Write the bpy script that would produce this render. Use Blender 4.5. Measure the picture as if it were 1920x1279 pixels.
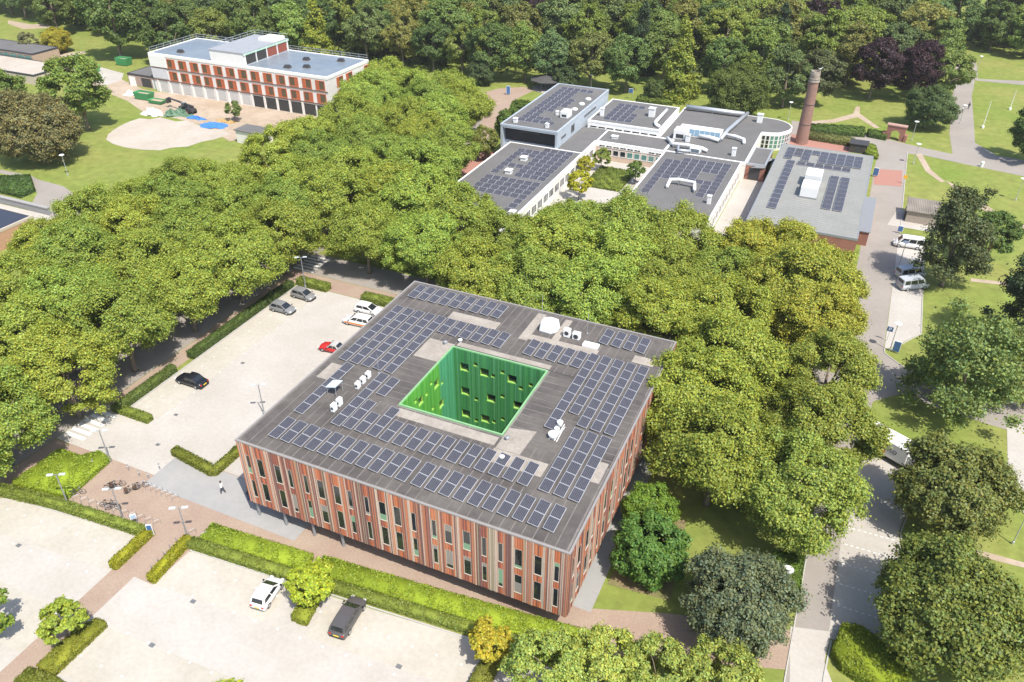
import bpy, bmesh, math, random
import numpy as np
from mathutils import Matrix, Vector
for o in list(bpy.data.objects): bpy.data.objects.remove(o)
S = bpy.context.scene
C = S.collection
R = math.radians
rnd = random.Random(7)

# ------------------------------------------------------------------ camera, light, exposure
CP, CF = (49.810, -44.208, 62.832), 1488.345          # drone position, focal length in photo pixels
PITCH, ROLL, YAW = R(33.472), R(0.278), R(-23.988)
_f = Vector((math.sin(YAW)*math.cos(PITCH), math.cos(YAW)*math.cos(PITCH), -math.sin(PITCH)))
_r = Vector((math.cos(YAW), -math.sin(YAW), 0)); _u = _r.cross(_f)
RT = math.cos(ROLL)*_r + math.sin(ROLL)*_u; UP = -math.sin(ROLL)*_r + math.cos(ROLL)*_u; FW = _f
cam = bpy.data.cameras.new('camera'); camo = bpy.data.objects.new('camera', cam); C.objects.link(camo)
camo.matrix_world = Matrix(((RT.x, UP.x, -FW.x, CP[0]), (RT.y, UP.y, -FW.y, CP[1]), (RT.z, UP.z, -FW.z, CP[2]), (0, 0, 0, 1)))
cam.sensor_width = 36; cam.lens = CF/1920*36; cam.clip_end = 3000; cam.clip_start = .5
S.camera = camo
SUN_AZ, SUN_EL = math.atan2(.82, -.57), R(58)            # from +y towards +x
w = bpy.data.worlds.new('World'); S.world = w; w.use_nodes = True
nt = w.node_tree; sky = nt.nodes.new('ShaderNodeTexSky'); sky.sky_type = 'NISHITA'; sky.sun_disc = False
sky.sun_elevation = SUN_EL; sky.sun_rotation = SUN_AZ; sky.air_density = 1.0; sky.dust_density = 1.5
nt.links.new(sky.outputs[0], nt.nodes['Background'].inputs[0]); nt.nodes['Background'].inputs[1].default_value = 0.15
sl = bpy.data.lights.new('sun', 'SUN'); sl.energy = 4.1; sl.angle = R(.55); sl.color = (1, .955, .88)
so = bpy.data.objects.new('sun', sl); C.objects.link(so)
sd = Vector((math.sin(SUN_AZ)*math.cos(SUN_EL), math.cos(SUN_AZ)*math.cos(SUN_EL), math.sin(SUN_EL)))
so.rotation_euler = sd.to_track_quat('Z', 'Y').to_euler(); so.location = (60, -60, 120)
S.render.engine = 'CYCLES'
S.view_settings.view_transform = 'Standard'; S.view_settings.look = 'None'; S.view_settings.gamma = 1
S.view_settings.exposure = 0.60

def G(x, y, z=0.0):
    """photo pixel (1920 wide) -> point where its ray meets the level z"""
    d = RT*((x-960)/CF) - UP*((y-639.5)/CF) + FW
    t = (z-CP[2])/d.z
    return (CP[0]+d.x*t, CP[1]+d.y*t)
def PX(x, y, z):
    v = Vector((x-CP[0], y-CP[1], z-CP[2])); return 960+CF*v.dot(RT)/v.dot(FW), 639.5-CF*v.dot(UP)/v.dot(FW)

# ------------------------------------------------------------------ materials
MATS = {}
def M(name, c=(.5, .5, .5), r=.8, var=.15, sc=1.0, c2=None, sc2=.15, mix2=0.5, metal=0, obj=False, bump=0, spec=.35, attr=None, em=0):
    if name in MATS: return MATS[name]
    m = bpy.data.materials.new(name); m.use_nodes = True; n = m.node_tree.nodes; l = m.node_tree.links
    b = n['Principled BSDF']; b.inputs['Roughness'].default_value = r; b.inputs['Metallic'].default_value = metal
    b.inputs['Specular IOR Level'].default_value = spec
    geo = n.new('ShaderNodeNewGeometry'); pos = geo.outputs['Position']
    if obj: oi = n.new('ShaderNodeObjectInfo'); base = oi.outputs['Color']
    elif attr: a = n.new('ShaderNodeAttribute'); a.attribute_name = attr; base = a.outputs['Color']
    else: k = n.new('ShaderNodeRGB'); k.outputs[0].default_value = (*c, 1); base = k.outputs[0]
    if c2:
        ns = n.new('ShaderNodeTexNoise'); ns.inputs['Scale'].default_value = sc2; ns.inputs['Detail'].default_value = 5; ns.inputs['Roughness'].default_value = .62
        l.new(pos, ns.inputs['Vector'])
        cr = n.new('ShaderNodeMapRange'); cr.inputs[1].default_value = .5-.16; cr.inputs[2].default_value = .5+.16
        cr.inputs[3].default_value = 0; cr.inputs[4].default_value = mix2*2 if mix2 <= .5 else 1
        l.new(ns.outputs[0], cr.inputs[0])
        mx = n.new('ShaderNodeMix'); mx.data_type = 'RGBA'; l.new(cr.outputs[0], mx.inputs[0]); l.new(base, mx.inputs[6])
        mx.inputs[7].default_value = (*c2, 1); base = mx.outputs[2]
    if var:
        ns = n.new('ShaderNodeTexNoise'); ns.inputs['Scale'].default_value = sc; ns.inputs['Detail'].default_value = 8; ns.inputs['Roughness'].default_value = .7
        l.new(pos, ns.inputs['Vector'])
        mr = n.new('ShaderNodeMapRange'); mr.inputs[1].default_value = .25; mr.inputs[2].default_value = .75; mr.inputs[3].default_value = 1-var; mr.inputs[4].default_value = 1+var
        l.new(ns.outputs[0], mr.inputs[0])
        vm = n.new('ShaderNodeVectorMath'); vm.operation = 'SCALE'; l.new(base, vm.inputs[0]); l.new(mr.outputs[0], vm.inputs['Scale']); base = vm.outputs[0]
        if bump:
            bp = n.new('ShaderNodeBump'); bp.inputs['Strength'].default_value = bump; bp.inputs['Distance'].default_value = .05
            l.new(ns.outputs[0], bp.inputs['Height']); l.new(bp.outputs[0], b.inputs['Normal'])
    l.new(base, b.inputs['Base Color'])
    if em: l.new(base, b.inputs['Emission Color']); b.inputs['Emission Strength'].default_value = em
    MATS[name] = m; return m

def leafmat(name, tr=.32, gloss=.02, hue=1.0):
    """leaf colour = the tree's own colour x a value per leaf"""
    if name in MATS: return MATS[name]
    m = bpy.data.materials.new(name); m.use_nodes = True; n = m.node_tree.nodes; l = m.node_tree.links
    n.remove(n['Principled BSDF'])
    oi = n.new('ShaderNodeObjectInfo'); at = n.new('ShaderNodeAttribute'); at.attribute_name = 'leafv'
    vm = n.new('ShaderNodeVectorMath'); vm.operation = 'MULTIPLY'; l.new(oi.outputs['Color'], vm.inputs[0]); l.new(at.outputs['Vector'], vm.inputs[1])
    d = n.new('ShaderNodeBsdfDiffuse'); t = n.new('ShaderNodeBsdfTranslucent'); g = n.new('ShaderNodeBsdfGlossy'); g.inputs['Roughness'].default_value = .5
    tc = n.new('ShaderNodeVectorMath'); tc.operation = 'MULTIPLY'; tc.inputs[1].default_value = (1.25, 1.2, .5); l.new(vm.outputs[0], tc.inputs[0])
    l.new(vm.outputs[0], d.inputs[0]); l.new(tc.outputs[0], t.inputs[0])
    a = n.new('ShaderNodeMixShader'); a.inputs[0].default_value = tr; l.new(d.outputs[0], a.inputs[1]); l.new(t.outputs[0], a.inputs[2])
    b = n.new('ShaderNodeMixShader'); b.inputs[0].default_value = gloss; l.new(a.outputs[0], b.inputs[1]); l.new(g.outputs[0], b.inputs[2])
    l.new(b.outputs[0], n['Material Output'].inputs[0]); MATS[name] = m; return m

lawn = M('lawn', (.165, .220, .042), .95, .30, .55, (.245, .245, .072), .06, .45, spec=.1)
lot = M('lot_pavers', (.465, .435, .395), .9, .10, 2.2, (.385, .35, .30), .11, .38, spec=.12)
bays = M('bay_pavers', (.465, .432, .372), .9, .12, 1.8, (.385, .35, .285), .16, .36, spec=.12)
asph = M('road_grey', (.275, .245, .215), .9, .08, 2.0, (.33, .295, .26), .12, .4, spec=.15)
apron = M('apron_grey', (.30, .295, .285), .9, .07, 1.5, (.35, .335, .315), .2, .4, spec=.15)
brickp = M('brick_paving', (.315, .225, .175), .9, .20, 4.5, (.36, .28, .21), .22, .45, spec=.15)
redp = M('red_paving', (.36, .185, .145), .9, .12, 3.0, spec=.15)
sand = M('sand', (.47, .42, .36), .95, .10, .8, (.40, .345, .28), .12, .4, spec=.1)
dirt = M('dirt', (.44, .355, .275), .95, .18, .6, (.36, .28, .20), .1, .5, spec=.1)
soil = M('soil', (.14, .10, .065), .95, .3, 1.5, spec=.1)
white = M('white_paint', (.78, .77, .74), .6, .05, 2)
wallw = M('white_render', (.72, .69, .64), .8, .06, 1.0)
dkmet = M('dark_metal', (.05, .05, .055), .5, .1, 3)
grmet = M('grey_metal', (.30, .31, .32), .45, .08, 3, metal=.3)
galv = M('galvanised', (.52, .54, .56), .4, .08, 3, metal=.5)
glassd = M('dark_glass', (.018, .022, .026), .08, 0, spec=.8)
glassb = M('blue_glass', (.16, .25, .32), .1, .1, .6, spec=.8)
glassg = M('green_glass', (.10, .22, .19), .1, .1, .6, spec=.8)
rubber = M('rubber', (.02, .02, .02), .85, .1, 5)
objm = M('own_colour', r=.75, var=.10, sc=2.5, obj=True)
objgloss = M('own_colour_paint', r=.22, var=0, obj=True, spec=.6)
bark = M('bark', (.16, .125, .09), .95, .35, 3, (.26, .22, .16), .8, .4, bump=.4)
bitu = M('bitumen', (.075, .068, .064), .85, .22, 1.2, (.13, .115, .10), .22, .45, obj=False, spec=.3)
bitug = M('bitumen_grey', (.128, .124, .120), .85, .10, 1.0, (.16, .152, .145), .15, .4, spec=.3)
seam = M('roof_base', (.22, .20, .18), .9, .25, 1.3, (.14, .125, .115), .3, .5)
brickr = M('red_brick', (.33, .15, .105), .9, .22, 5, (.25, .12, .09), .7, .45)
beige = M('beige_frame', (.50, .43, .35), .7, .08, 3)

# ------------------------------------------------------------------ mesh helpers
class MB:
    def __init__(s): s.v = []; s.f = []; s.m = []; s.col = []
    def add(s, v, f, m=0, col=None):
        o = len(s.v); s.v += [tuple(p) for p in v]
        for q in f: s.f.append(tuple(o+i for i in q)); s.m.append(m); s.col.append(col)
        return s
    def box(s, x0, x1, y0, y1, z0, z1, m=0, col=None):
        return s.add([(x0,y0,z0),(x1,y0,z0),(x1,y1,z0),(x0,y1,z0),(x0,y0,z1),(x1,y0,z1),(x1,y1,z1),(x0,y1,z1)],
                     [(0,3,2,1),(4,5,6,7),(0,1,5,4),(1,2,6,5),(2,3,7,6),(3,0,4,7)], m, col)
    def prism(s, pts, z0, z1, m=0, top=None):
        n = len(pts); v = [(x,y,z0) for x,y in pts]+[(x,y,z1) for x,y in (top or pts)]
        a = sum(pts[i][0]*pts[(i+1)%n][1]-pts[(i+1)%n][0]*pts[i][1] for i in range(n))
        f = [tuple(range(n))[::-1], tuple(range(n, 2*n))]+[(i,(i+1)%n,n+(i+1)%n,n+i) for i in range(n)]
        if a < 0: f = [q[::-1] for q in f]
        return s.add(v, f, m)
    def tube(s, pts, rad, seg=8, m=0, cap=True):
        rad = rad if isinstance(rad, (list, tuple)) else [rad]*len(pts)
        P = [Vector(p) for p in pts]; v = []; f = []
        for i, p in enumerate(P):
            d = (P[min(i+1,len(P)-1)]-P[max(i-1,0)]).normalized()
            a = d.orthogonal().normalized() if i == 0 else (a-d*a.dot(d)).normalized()
            b = d.cross(a)
            v += [p+(a*math.cos(2*math.pi*k/seg)+b*math.sin(2*math.pi*k/seg))*rad[i] for k in range(seg)]
        for i in range(len(P)-1):
            f += [(i*seg+k, i*seg+(k+1)%seg, (i+1)*seg+(k+1)%seg, (i+1)*seg+k) for k in range(seg)]
        if cap: f += [tuple(range(seg))[::-1], tuple(range((len(P)-1)*seg, len(P)*seg))]
        return s.add(v, f, m)
    def lathe(s, prof, seg=16, c=(0,0,0), m=0):
        v = []; f = []
        for r_, z in prof: v += [(c[0]+r_*math.cos(2*math.pi*k/seg), c[1]+r_*math.sin(2*math.pi*k/seg), c[2]+z) for k in range(seg)]
        for i in range(len(prof)-1): f += [(i*seg+k, i*seg+(k+1)%seg, (i+1)*seg+(k+1)%seg, (i+1)*seg+k) for k in range(seg)]
        f += [tuple(range(seg))[::-1], tuple(range((len(prof)-1)*seg, len(prof)*seg))]
        return s.add(v, f, m)
    def mesh(s, name, mats, smooth=False):
        me = bpy.data.meshes.new(name); me.from_pydata(s.v, [], s.f)
        for m in (mats if isinstance(mats, (list, tuple)) else [mats]): me.materials.append(m)
        me.polygons.foreach_set('material_index', s.m)
        if smooth: me.polygons.foreach_set('use_smooth', [True]*len(s.f))
        if any(c is not None for c in s.col):
            a = me.attributes.new('stripe', 'FLOAT_COLOR', 'FACE')
            a.data.foreach_set('color', [x for c in s.col for x in (*(c or (.5,.5,.5)), 1)])
        me.update(); return me
    def build(s, name, mats, parent=None, smooth=False, bevel=0, **k):
        me = s.mesh(name, mats, smooth)
        if bevel:
            bm = bmesh.new(); bm.from_mesh(me); bmesh.ops.remove_doubles(bm, verts=bm.verts, dist=1e-5)
            bmesh.ops.bevel(bm, geom=list(bm.edges), offset=bevel, segments=2, affect='EDGES', clamp_overlap=True); bm.to_mesh(me); bm.free()
            if smooth: me.polygons.foreach_set('use_smooth', [True]*len(me.polygons))
        return obj(name, me, parent, **k)
def obj(name, me, parent=None, loc=None, rz=0, color=None, scale=None):
    o = bpy.data.objects.new(name, me); C.objects.link(o)
    if parent: o.parent = parent
    if loc: o.location = loc
    if rz: o.rotation_euler.z = rz
    if scale: o.scale = scale if isinstance(scale, (tuple, list)) else (scale,)*3
    if color: o.color = (*color, 1)
    return o
def tag(o, label, cat, group=None):
    o['label'] = label; o['category'] = cat
    if group: o['group'] = group
    return o
def thing(name, label, cat, loc=(0,0,0), rz=0, group=None):
    return tag(obj(name, None, loc=(loc+(0,))[:3] if len(loc) == 2 else loc, rz=rz), label, cat, group)
def struct(o): o['kind'] = 'structure'; return o
def stuff(o): o['kind'] = 'stuff'; return o
def sheet(name, pts, z, mat, px=False):
    if px: pts = [G(*p) for p in pts]
    n = len(pts); a = sum(pts[i][0]*pts[(i+1)%n][1]-pts[(i+1)%n][0]*pts[i][1] for i in range(n))
    if a < 0: pts = pts[::-1]
    mb = MB(); mb.add([(x, y, z) for x, y in pts], [tuple(range(n))]); return struct(mb.build(name, mat))
ORD = ['first','second','third','fourth','fifth','sixth','seventh','eighth','ninth','tenth','eleventh','twelfth','thirteenth','fourteenth','fifteenth','sixteenth',
       'seventeenth','eighteenth','nineteenth','twentieth','twenty-first','twenty-second','twenty-third','twenty-fourth','twenty-fifth','twenty-sixth','twenty-seventh','twenty-eighth','twenty-ninth','thirtieth',
       'thirty-first','thirty-second','thirty-third','thirty-fourth','thirty-fifth','thirty-sixth','thirty-seventh','thirty-eighth','thirty-ninth','fortieth']
def rect(x0, x1, y0, y1): return [(x0,y0),(x1,y0),(x1,y1),(x0,y1)]

# ------------------------------------------------------------------ ground and paving
_gx, _gy = [-900, 12.05, 23.85, 900], [-400, 11.70, 23.67, 1500]      # one sheet, open over the sunken court of the office
struct(MB().add([(x, y, 0) for y in _gy for x in _gx], [(4*j+i, 4*j+i+1, 4*j+i+5, 4*j+i+4) for j in range(3) for i in range(3) if (i, j) != (1, 1)]).build('ground', lawn))
sheet('road', [(54.9,-60),(57.8,-60),(57.8,38),(59.3,48),(60.0,62),(60.7,110),(60.7,150),(54.6,150),(54.6,62),(54.9,40)], .012, asph).name = 'road'
sheet('road', [(1640,648),(1660,662),(1690,684),(1740,708),(1800,732),(1920,758),(2050,780),(2050,850),(1920,815),(1860,798),(1760,765),(1690,738),(1640,752),(1590,770)], .016, asph, True)
sheet('car_park', [(1888,798),(2050,780),(2050,990),(1905,915),(1890,905)], .020, lot, True)
sheet('road', rect(-40, -30.3, -60, 130), .012, asph)
sheet('road', rect(-30.3, 54.5, 47.2, 53.5), .016, asph)
sheet('road', [(1484,226),(1560,236),(1655,258),(1700,270),(1752,282),(1786,289),(1780,250),(1786,180),(1793,112),(1830,112),(1834,148),(1920,152),(1990,158),(1990,175),(1920,160),(1828,151),(1822,180),(1826,232),(1828,268),(1870,292),(1990,312),(1990,345),(1920,331),(1800,306),(1735,292),(1690,287),(1700,291),(1640,291),(1570,262),(1484,252)], .020, asph, True)
sheet('pavement', rect(-30.2, 0, 43.6, 47.1), .020, brickp)
sheet('pavement', rect(-30.2, -27.6, 7.9, 43.5), .020, brickp)
sheet('car_park', [(-30.2,.4),(-14.6,.4),(-14.6,4.2),(-2,4.2),(-2,43.5),(-26.6,43.5),(-26.6,7.8),(-30.2,7.8)], .024, lot)
sheet('forecourt', [(-14.6,-1.1),(6,-1.1),(6,3.0),(-1.9,4.1),(-14.6,4.1)], .024, apron)
sheet('pavement', [(-28,-9.4),(-20,-7.6),(-7.6,-6.6),(-2.9,-6.0),(9.6,-5.0),(33,-3.0),(39.5,-.6),(54.8,4.6),(54.8,9.0),(44,6.2),(36.5,3.5),(-2,4.4),(-15,4.4),(-15,.6),(-28,.6)], .014, brickp)
sheet('pavement', [(-8.4,-6.7),(-2.8,-6.0),(-2.8,-11.6),(-5.4,-11.6),(-5.4,-40),(-8.3,-40)], .019, brickp)
sheet('pavement', rect(-30.2, -28.1, -30, .3), .015, brickp)
sheet('car_park', [(-26.5,-9.0),(-8.2,-7.2),(-8.1,-40),(-60,-40),(-60,-14),(-32,-12)], .026, lot)
sheet('car_park', [(-2.9,-6.7),(9.6,-5.7),(29.5,-4.1),(31.3,-4.2),(44,-3),(44,-40),(-5.5,-40),(-5.5,-11.4),(-3.1,-11.4)], .026, lot)
sheet('car_park', [(57.8,9.5),(62.2,9.8),(63.9,21.6),(63.2,26),(65.5,38),(57.8,38)], .024, lot)
sheet('car_park', [(60.1,62.6),(61,63.4),(64.7,69.2),(64.7,103.5),(60.6,103.5)], .024, lot)
sheet('pavement', [(1482,1175),(1560,1185),(1545,1240),(1560,1279),(1600,1330),(1480,1330)], .022, lot, True)
sheet('speed_table', [(1640,317),(1692,320),(1690,350),(1638,346)], .030, redp, True)
sheet('yard', rect(29.5, 35.6, 86, 119), .012, lot)
sheet('garden_path', [(1717,289),(1728,288),(1745,318),(1772,341),(1764,342),(1736,322)], .024, dirt, True)
sheet('garden_path', [(1772,338),(1800,352),(1880,405),(1990,450),(1990,458),(1870,412),(1795,360)], .026, dirt, True)
sheet('garden_path', [(1820,522),(1920,533),(2000,545),(2000,552),(1920,539),(1820,528)], .024, dirt, True)
sheet('garden_path', [(1745,1015),(1800,1022),(1920,1055),(2000,1080),(2000,1092),(1920,1065),(1790,1032),(1735,1030)], .024, dirt, True)
sheet('garden_path', [(1515,228),(1560,224),(1600,213),(1605,200),(1612,200),(1612,213),(1650,240),(1640,240),(1608,220),(1565,230),(1515,233)], .012, dirt, True)
sheet('terrace', [(1478,246),(1640,262),(1640,284),(1460,290)], .014, redp, True)
sheet('plaza', [(898,176),(935,166),(985,163),(1000,170),(960,190),(940,235),(915,262),(890,262),(905,220)], .014, brickp, True)
sheet('plaza', [(905,330),(935,285),(910,280),(880,300),(850,330)], .012, redp, True)
sheet('building_site', [(140,118),(180,128),(230,150),(270,168),(292,172),(640,205),(560,250),(430,265),(388,238),(330,222),(275,215),(240,190),(180,165),(150,140)], .012, dirt, True)
sheet('site_track', [(128,122),(160,118),(232,138),(228,150),(200,160),(150,148)], .022, lot, True)
sheet('sand_patch', [(199,262),(203,252),(214,243),(228,235),(243,228),(262,222),(282,224),(300,220),(330,228),(350,226),(385,240),(420,246),(432,252),(400,262),(378,266),(352,275),(322,277),(300,282),(270,281),(250,279),(232,276),(212,270)], .024, sand, True)
sheet('garden_path', [(80,108),(135,98),(160,96),(160,101),(120,108),(88,114)], .012, dirt, True)
sheet('garden_path', [(15,38),(60,46),(100,42),(95,52),(45,55),(15,45)], .012, dirt, True)
sheet('pavement', [(0,318),(60,330),(70,336),(120,350),(160,380),(130,440),(40,420),(70,362),(55,335),(0,325)], .014, asph, True)
sheet('gravel_strip', rect(35.0, 37.0, 3.2, 33), .016, apron)
sheet('shrub_soil', [(37.4,7.0),(43.5,7.6),(42.4,18.5),(38,18.5)], .010, M('bark_mulch',(.22,.16,.09),.95,.3,2,(.15,.17,.05),.3,.5))
sheet('courtyard_floor', rect(-2, 13.3, 84, 116.6), .012, lot)

for p_ in ([(-2.7,-6.6),(9.5,-5.6),(9.6,-10.4),(-3.0,-11.3)],[(13.8,-5.4),(29.3,-4.0),(29.5,-8.9),(14,-10.2)],[(-25.8,-8.9),(-8.3,-7.1),(-8.2,-11.9),(-29,-13.4)],[(-5.4,-16.9),(36,-15),(36,-20.4),(-3.2,-22)],[(-28,-17.5),(-8.2,-17),(-8.2,-22),(-28,-22.5)],
           rect(-26.5,-21.7,8.2,43),rect(-7.0,-2.1,9.5,43)): sheet('parking_bays', p_, .0275, bays)
kerbm = M('kerb_stone', (.42,.40,.37), .9, .12, 3)
def kerb(pts, h=.10, wd=.14):
    mb = MB()
    for a, b in zip(pts, pts[1:]):
        a, b = Vector((*a,0)), Vector((*b,0)); d = (b-a).normalized(); q = Vector((-d.y,d.x,0))*wd/2; mb.prism([tuple((a+q)[:2]),tuple((b+q)[:2]),tuple((b-q)[:2]),tuple((a-q)[:2])],0,h)
    struct(mb.build('kerb', kerbm))
kerb([(54.8,-40),(54.8,40),(54.5,62)]); kerb([(57.9,-40),(57.9,5.5),(58.1,9.3)]); kerb([(60.75,104),(60.75,149.5)]); kerb([(60.6,62.6),(61.2,63.2),(64.8,69.1),(64.8,103.6),(60.8,103.6)])
kerb([(63.3,10),(64.1,21.6),(63.4,26),(65.6,38)]); kerb([(-26.4,-8.9),(-8.2,-7.1)]); kerb([(-2.9,-6.55),(9.7,-5.6)]); kerb([(10.6,-5.45),(29.6,-3.95)]); kerb([(-26.7,7.9),(-26.7,43.4)]); kerb([(62.4,59.2),(60.2,61.4),(60.0,62.8)])
# zebra crossings, bay markers, dashes
mk = M('marking_white', (.74, .73, .70), .8, .1, 3)
def zebra(label, x0, x1, y0, y1, n, along):
    t = thing('zebra_crossing', label, 'crossing', ((x0+x1)/2, (y0+y1)/2, 0))
    for i in range(n):
        mb = MB(); w_ = ((y1-y0) if along == 'y' else (x1-x0))/n
        if along == 'y': mb.box((x0-x1)/2, (x1-x0)/2, y0-(y0+y1)/2+i*w_, y0-(y0+y1)/2+i*w_+w_*.55, .026, .031)
        else: mb.box(x0-(x0+x1)/2+i*w_, x0-(x0+x1)/2+i*w_+w_*.55, (y0-y1)/2, (y1-y0)/2, .026, .031)
        mb.build('stripe', mk, t)
zebra('white zebra stripes at the entrance of the left car park, by the hedge', -29.9, -26.9, 1.4, 7.0, 6, 'y')
zebra('white zebra stripes half under the trees behind the two grey hatchbacks', -31, -27, 47.6, 53.2, 6, 'y')
mb = MB()
for lx0, lx1, ly, s in ((-25, -9, -10.2, .1), (-25, -9.5, -13.6, .1), (-1, 29, -7.8, .07), (-3.5, 29, -11.0, .07), (-3.5, 34, -16.5, .0), (-3, 34, -20.0, .0), (-25, -9, -20, .0)):
    x = lx0
    while x < lx1:
        y = ly+(x-lx0)*s*.5
        mb.box(x-.09, x+.09, y-.09, y+.09, .028, .031); x += 2.45
for xx in (-24.8, -21.6, -6.5):
    y = 9.5
    while y < 42: mb.box(xx-.08, xx+.08, y-.08, y+.08, .028, .031); y += 2.45
for yy in (10.8, 13.6, 16.4, 19.2, 22.0, 24.6):
    x = 58.2
    while x < 63: mb.box(x, x+.28, yy+(x-58)*.02, yy+.1+(x-58)*.02, .028, .031); x += .55
stuff(tag(mb.build('bay_marking', mk), 'small white paint marks that divide the parking bays', 'marking'))
for i, (px_, lab) in enumerate([((35,1023),'left lot under the long hedge'),((362,1128),'lower lot left of the white hatchback'),((285,1210),'lower lot beside the young tree island'),((748,1250),'lower lot below the dark estate car'),
                               ((296,834),'entrance of the left car park'),((330,778),'left car park beyond the lamp'),((455,681),'middle of the left car park')]):
    x, y = G(*px_); mb = MB(); mb.box(-.25,.25,-.2,.2,.027,.034)
    for k in range(4): mb.box(-.22,.22,-.16+k*.09,-.11+k*.09,.034,.040,1)
    tag(mb.build('drain_cover', [dkmet, grmet], loc=(x,y,0)), 'dark square drain cover in the paving, '+lab, 'drain cover', 'drain covers')

# ------------------------------------------------------------------ solar panels and wall helpers
pvm = bpy.data.materials.new('pv_cells'); pvm.use_nodes = True
_n = pvm.node_tree.nodes; _l = pvm.node_tree.links; _b = _n['Principled BSDF']
_tc = _n.new('ShaderNodeTexCoord'); _br = _n.new('ShaderNodeTexBrick'); _br.offset = 0; _br.inputs['Scale'].default_value = 1
_br.inputs['Color1'].default_value = (.036, .036, .048, 1); _br.inputs['Color2'].default_value = (.046, .045, .058, 1); _br.inputs['Mortar'].default_value = (.22, .22, .24, 1)
_br.inputs['Mortar Size'].default_value = .008; _br.inputs['Brick Width'].default_value = .158; _br.inputs['Row Height'].default_value = .158
_l.new(_tc.outputs['Object'], _br.inputs['Vector']); _l.new(_br.outputs[0], _b.inputs['Base Color'])
_b.inputs['Roughness'].default_value = .24; _b.inputs['Specular IOR Level'].default_value = .28
pvframe = M('pv_frame', (.62, .62, .63), .35, 0, metal=.4)
def panel_mesh(lx, ly, tilt_axis, tilt=R(9)):
    """framed panel, raised along one side and standing on a low tray"""
    mb = MB(); hx, hy = lx/2, ly/2
    def zz(x, y): return .24+(-x if tilt_axis == 'x' else y)*math.tan(tilt)
    for x0,x1,y0,y1,m,h in ((-hx,hx,-hy,hy,0,0),(-hx+.035,hx-.035,-hy+.035,hy-.035,1,.006)):
        v = [(x,y,zz(x,y)+h) for x,y in ((x0,y0),(x1,y0),(x1,y1),(x0,y1))]
        if m == 0:
            lo = [(x,y,z-.05) for x,y,z in v]
            mb.add(lo+v, [(0,3,2,1),(4,5,6,7),(0,1,5,4),(1,2,6,5),(2,3,7,6),(3,0,4,7)], 0)
        else: mb.add(v, [(0,1,2,3)], 1)
    for sx in (-.8, .8):
        for sy in (-.8, .8): mb.box(sx*hx-.03, sx*hx+.03, sy*hy-.03, sy*hy+.03, 0, zz(sx*hx, sy*hy)-.052, 2)
    return mb.mesh('solar_panel', [pvframe, pvm, grmet])
PV_MAIN = panel_mesh(1.04, 1.585, 'x'); PV_FAR = panel_mesh(1.60, 1.48, 'y', R(12)); PV_EAST = panel_mesh(1.60, 2.04, 'y', R(3))
def pv_grid(parent, x0, y0, dx, dy, masks, z, me=None):
    """masks: rows from the far row to the near one; x0, y0 = centre of column 0 in row 0"""
    for r_, m in enumerate(masks):
        for c_, ch in enumerate(m):
            if ch == '1': obj('solar_panel', me or PV_FAR, parent, (x0+c_*dx, y0-r_*dy, z+.03))
def box_walls(parent, x0, x1, y0, y1, z0, z1, mat, roofmat, rim=white, name='wall', para=.25, t=.3):
    MB().box(x0, x1, y0, y1, z0, z1-.02).build(name, mat, parent)
    MB().box(x0+t, x1-t, y0+t, y1-t, z1-.019, z1+.03).build('roof', roofmat, parent)
    mb = MB()
    for a in ((x0-.04,x1+.04,y0-.04,y0+t),(x0-.04,x1+.04,y1-t,y1+.04),(x0-.04,x0+t,y0+t,y1-t),(x1-t,x1+.04,y0+t,y1-t)): mb.box(*a, z1-.35, z1+para)
    mb.build('roof_edge', rim, parent)
def win(parent, face, u0, u1, z0, z1, pos, frame=white, glass=glassd, t=.09, bars=0, proud=.03, hbars=0):
    """a window: frame as part, pane as sub-part. face: '-y', '+x', '+y'"""
    def bx(mb, a, b, c, d, o0, o1):
        if face == '-y': mb.box(a, b, pos-o1, pos-o0, c, d)
        elif face == '+y': mb.box(a, b, pos+o0, pos+o1, c, d)
        elif face == '+x': mb.box(pos+o0, pos+o1, a, b, c, d)
        else: mb.box(pos-o1, pos-o0, a, b, c, d)
    mb = MB()
    bx(mb,u0,u1,z0,z0+t,0,proud+.04); bx(mb,u0,u1,z1-t,z1,0,proud); bx(mb,u0,u0+t,z0+t,z1-t,0,proud); bx(mb,u1-t,u1,z0+t,z1-t,0,proud)
    for k in range(bars):
        u = u0+(u1-u0)*(k+1)/(bars+1); bx(mb,u-t/2,u+t/2,z0+t,z1-t,0,proud)
    for k in range(hbars):
        z = z0+(z1-z0)*(k+1)/(hbars+1); bx(mb,u0+t,u1-t,z-t/3,z+t/3,0,proud-.004)
    f = mb.build('window', frame, parent)
    mb = MB(); bx(mb,u0+t,u1-t,z0+t,z1-t,.001,.012); mb.build('pane', glass, f)
    return f

# ------------------------------------------------------------------ the office with striped cladding
BL, BH, BB = 35.6, 10.75, 2.39
X0, X1, Y0, Y1 = 12.05, 23.85, 11.70, 23.67          # court
off = thing('office_building', 'square flat-roofed office clad in red, orange and beige vertical slats round a green court', 'building', (0,0,0))
PAL = [(.34,.150,.105),(.38,.20,.145),(.29,.125,.095),(.45,.33,.26),(.22,.125,.105),(.48,.38,.30),(.31,.255,.18),(.36,.23,.18),(.20,.11,.10),(.40,.175,.105)]
HOT = [(.46,.145,.06),(.40,.12,.07),(.49,.20,.11),(.35,.11,.07)]
PAL = [tuple(min(.75,c*1.10) for c in p) for p in PAL]; HOT = [tuple(c*1.12 for c in p) for p in HOT]
SW = BL/132
wc = [1.0,2.6,4.6,6.25,8.2,9.8,11.6,13.2,15.15,16.8,18.6,20.3,22.3,23.9,25.8,27.4,29.2,30.85,32.9,34.5]
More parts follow.
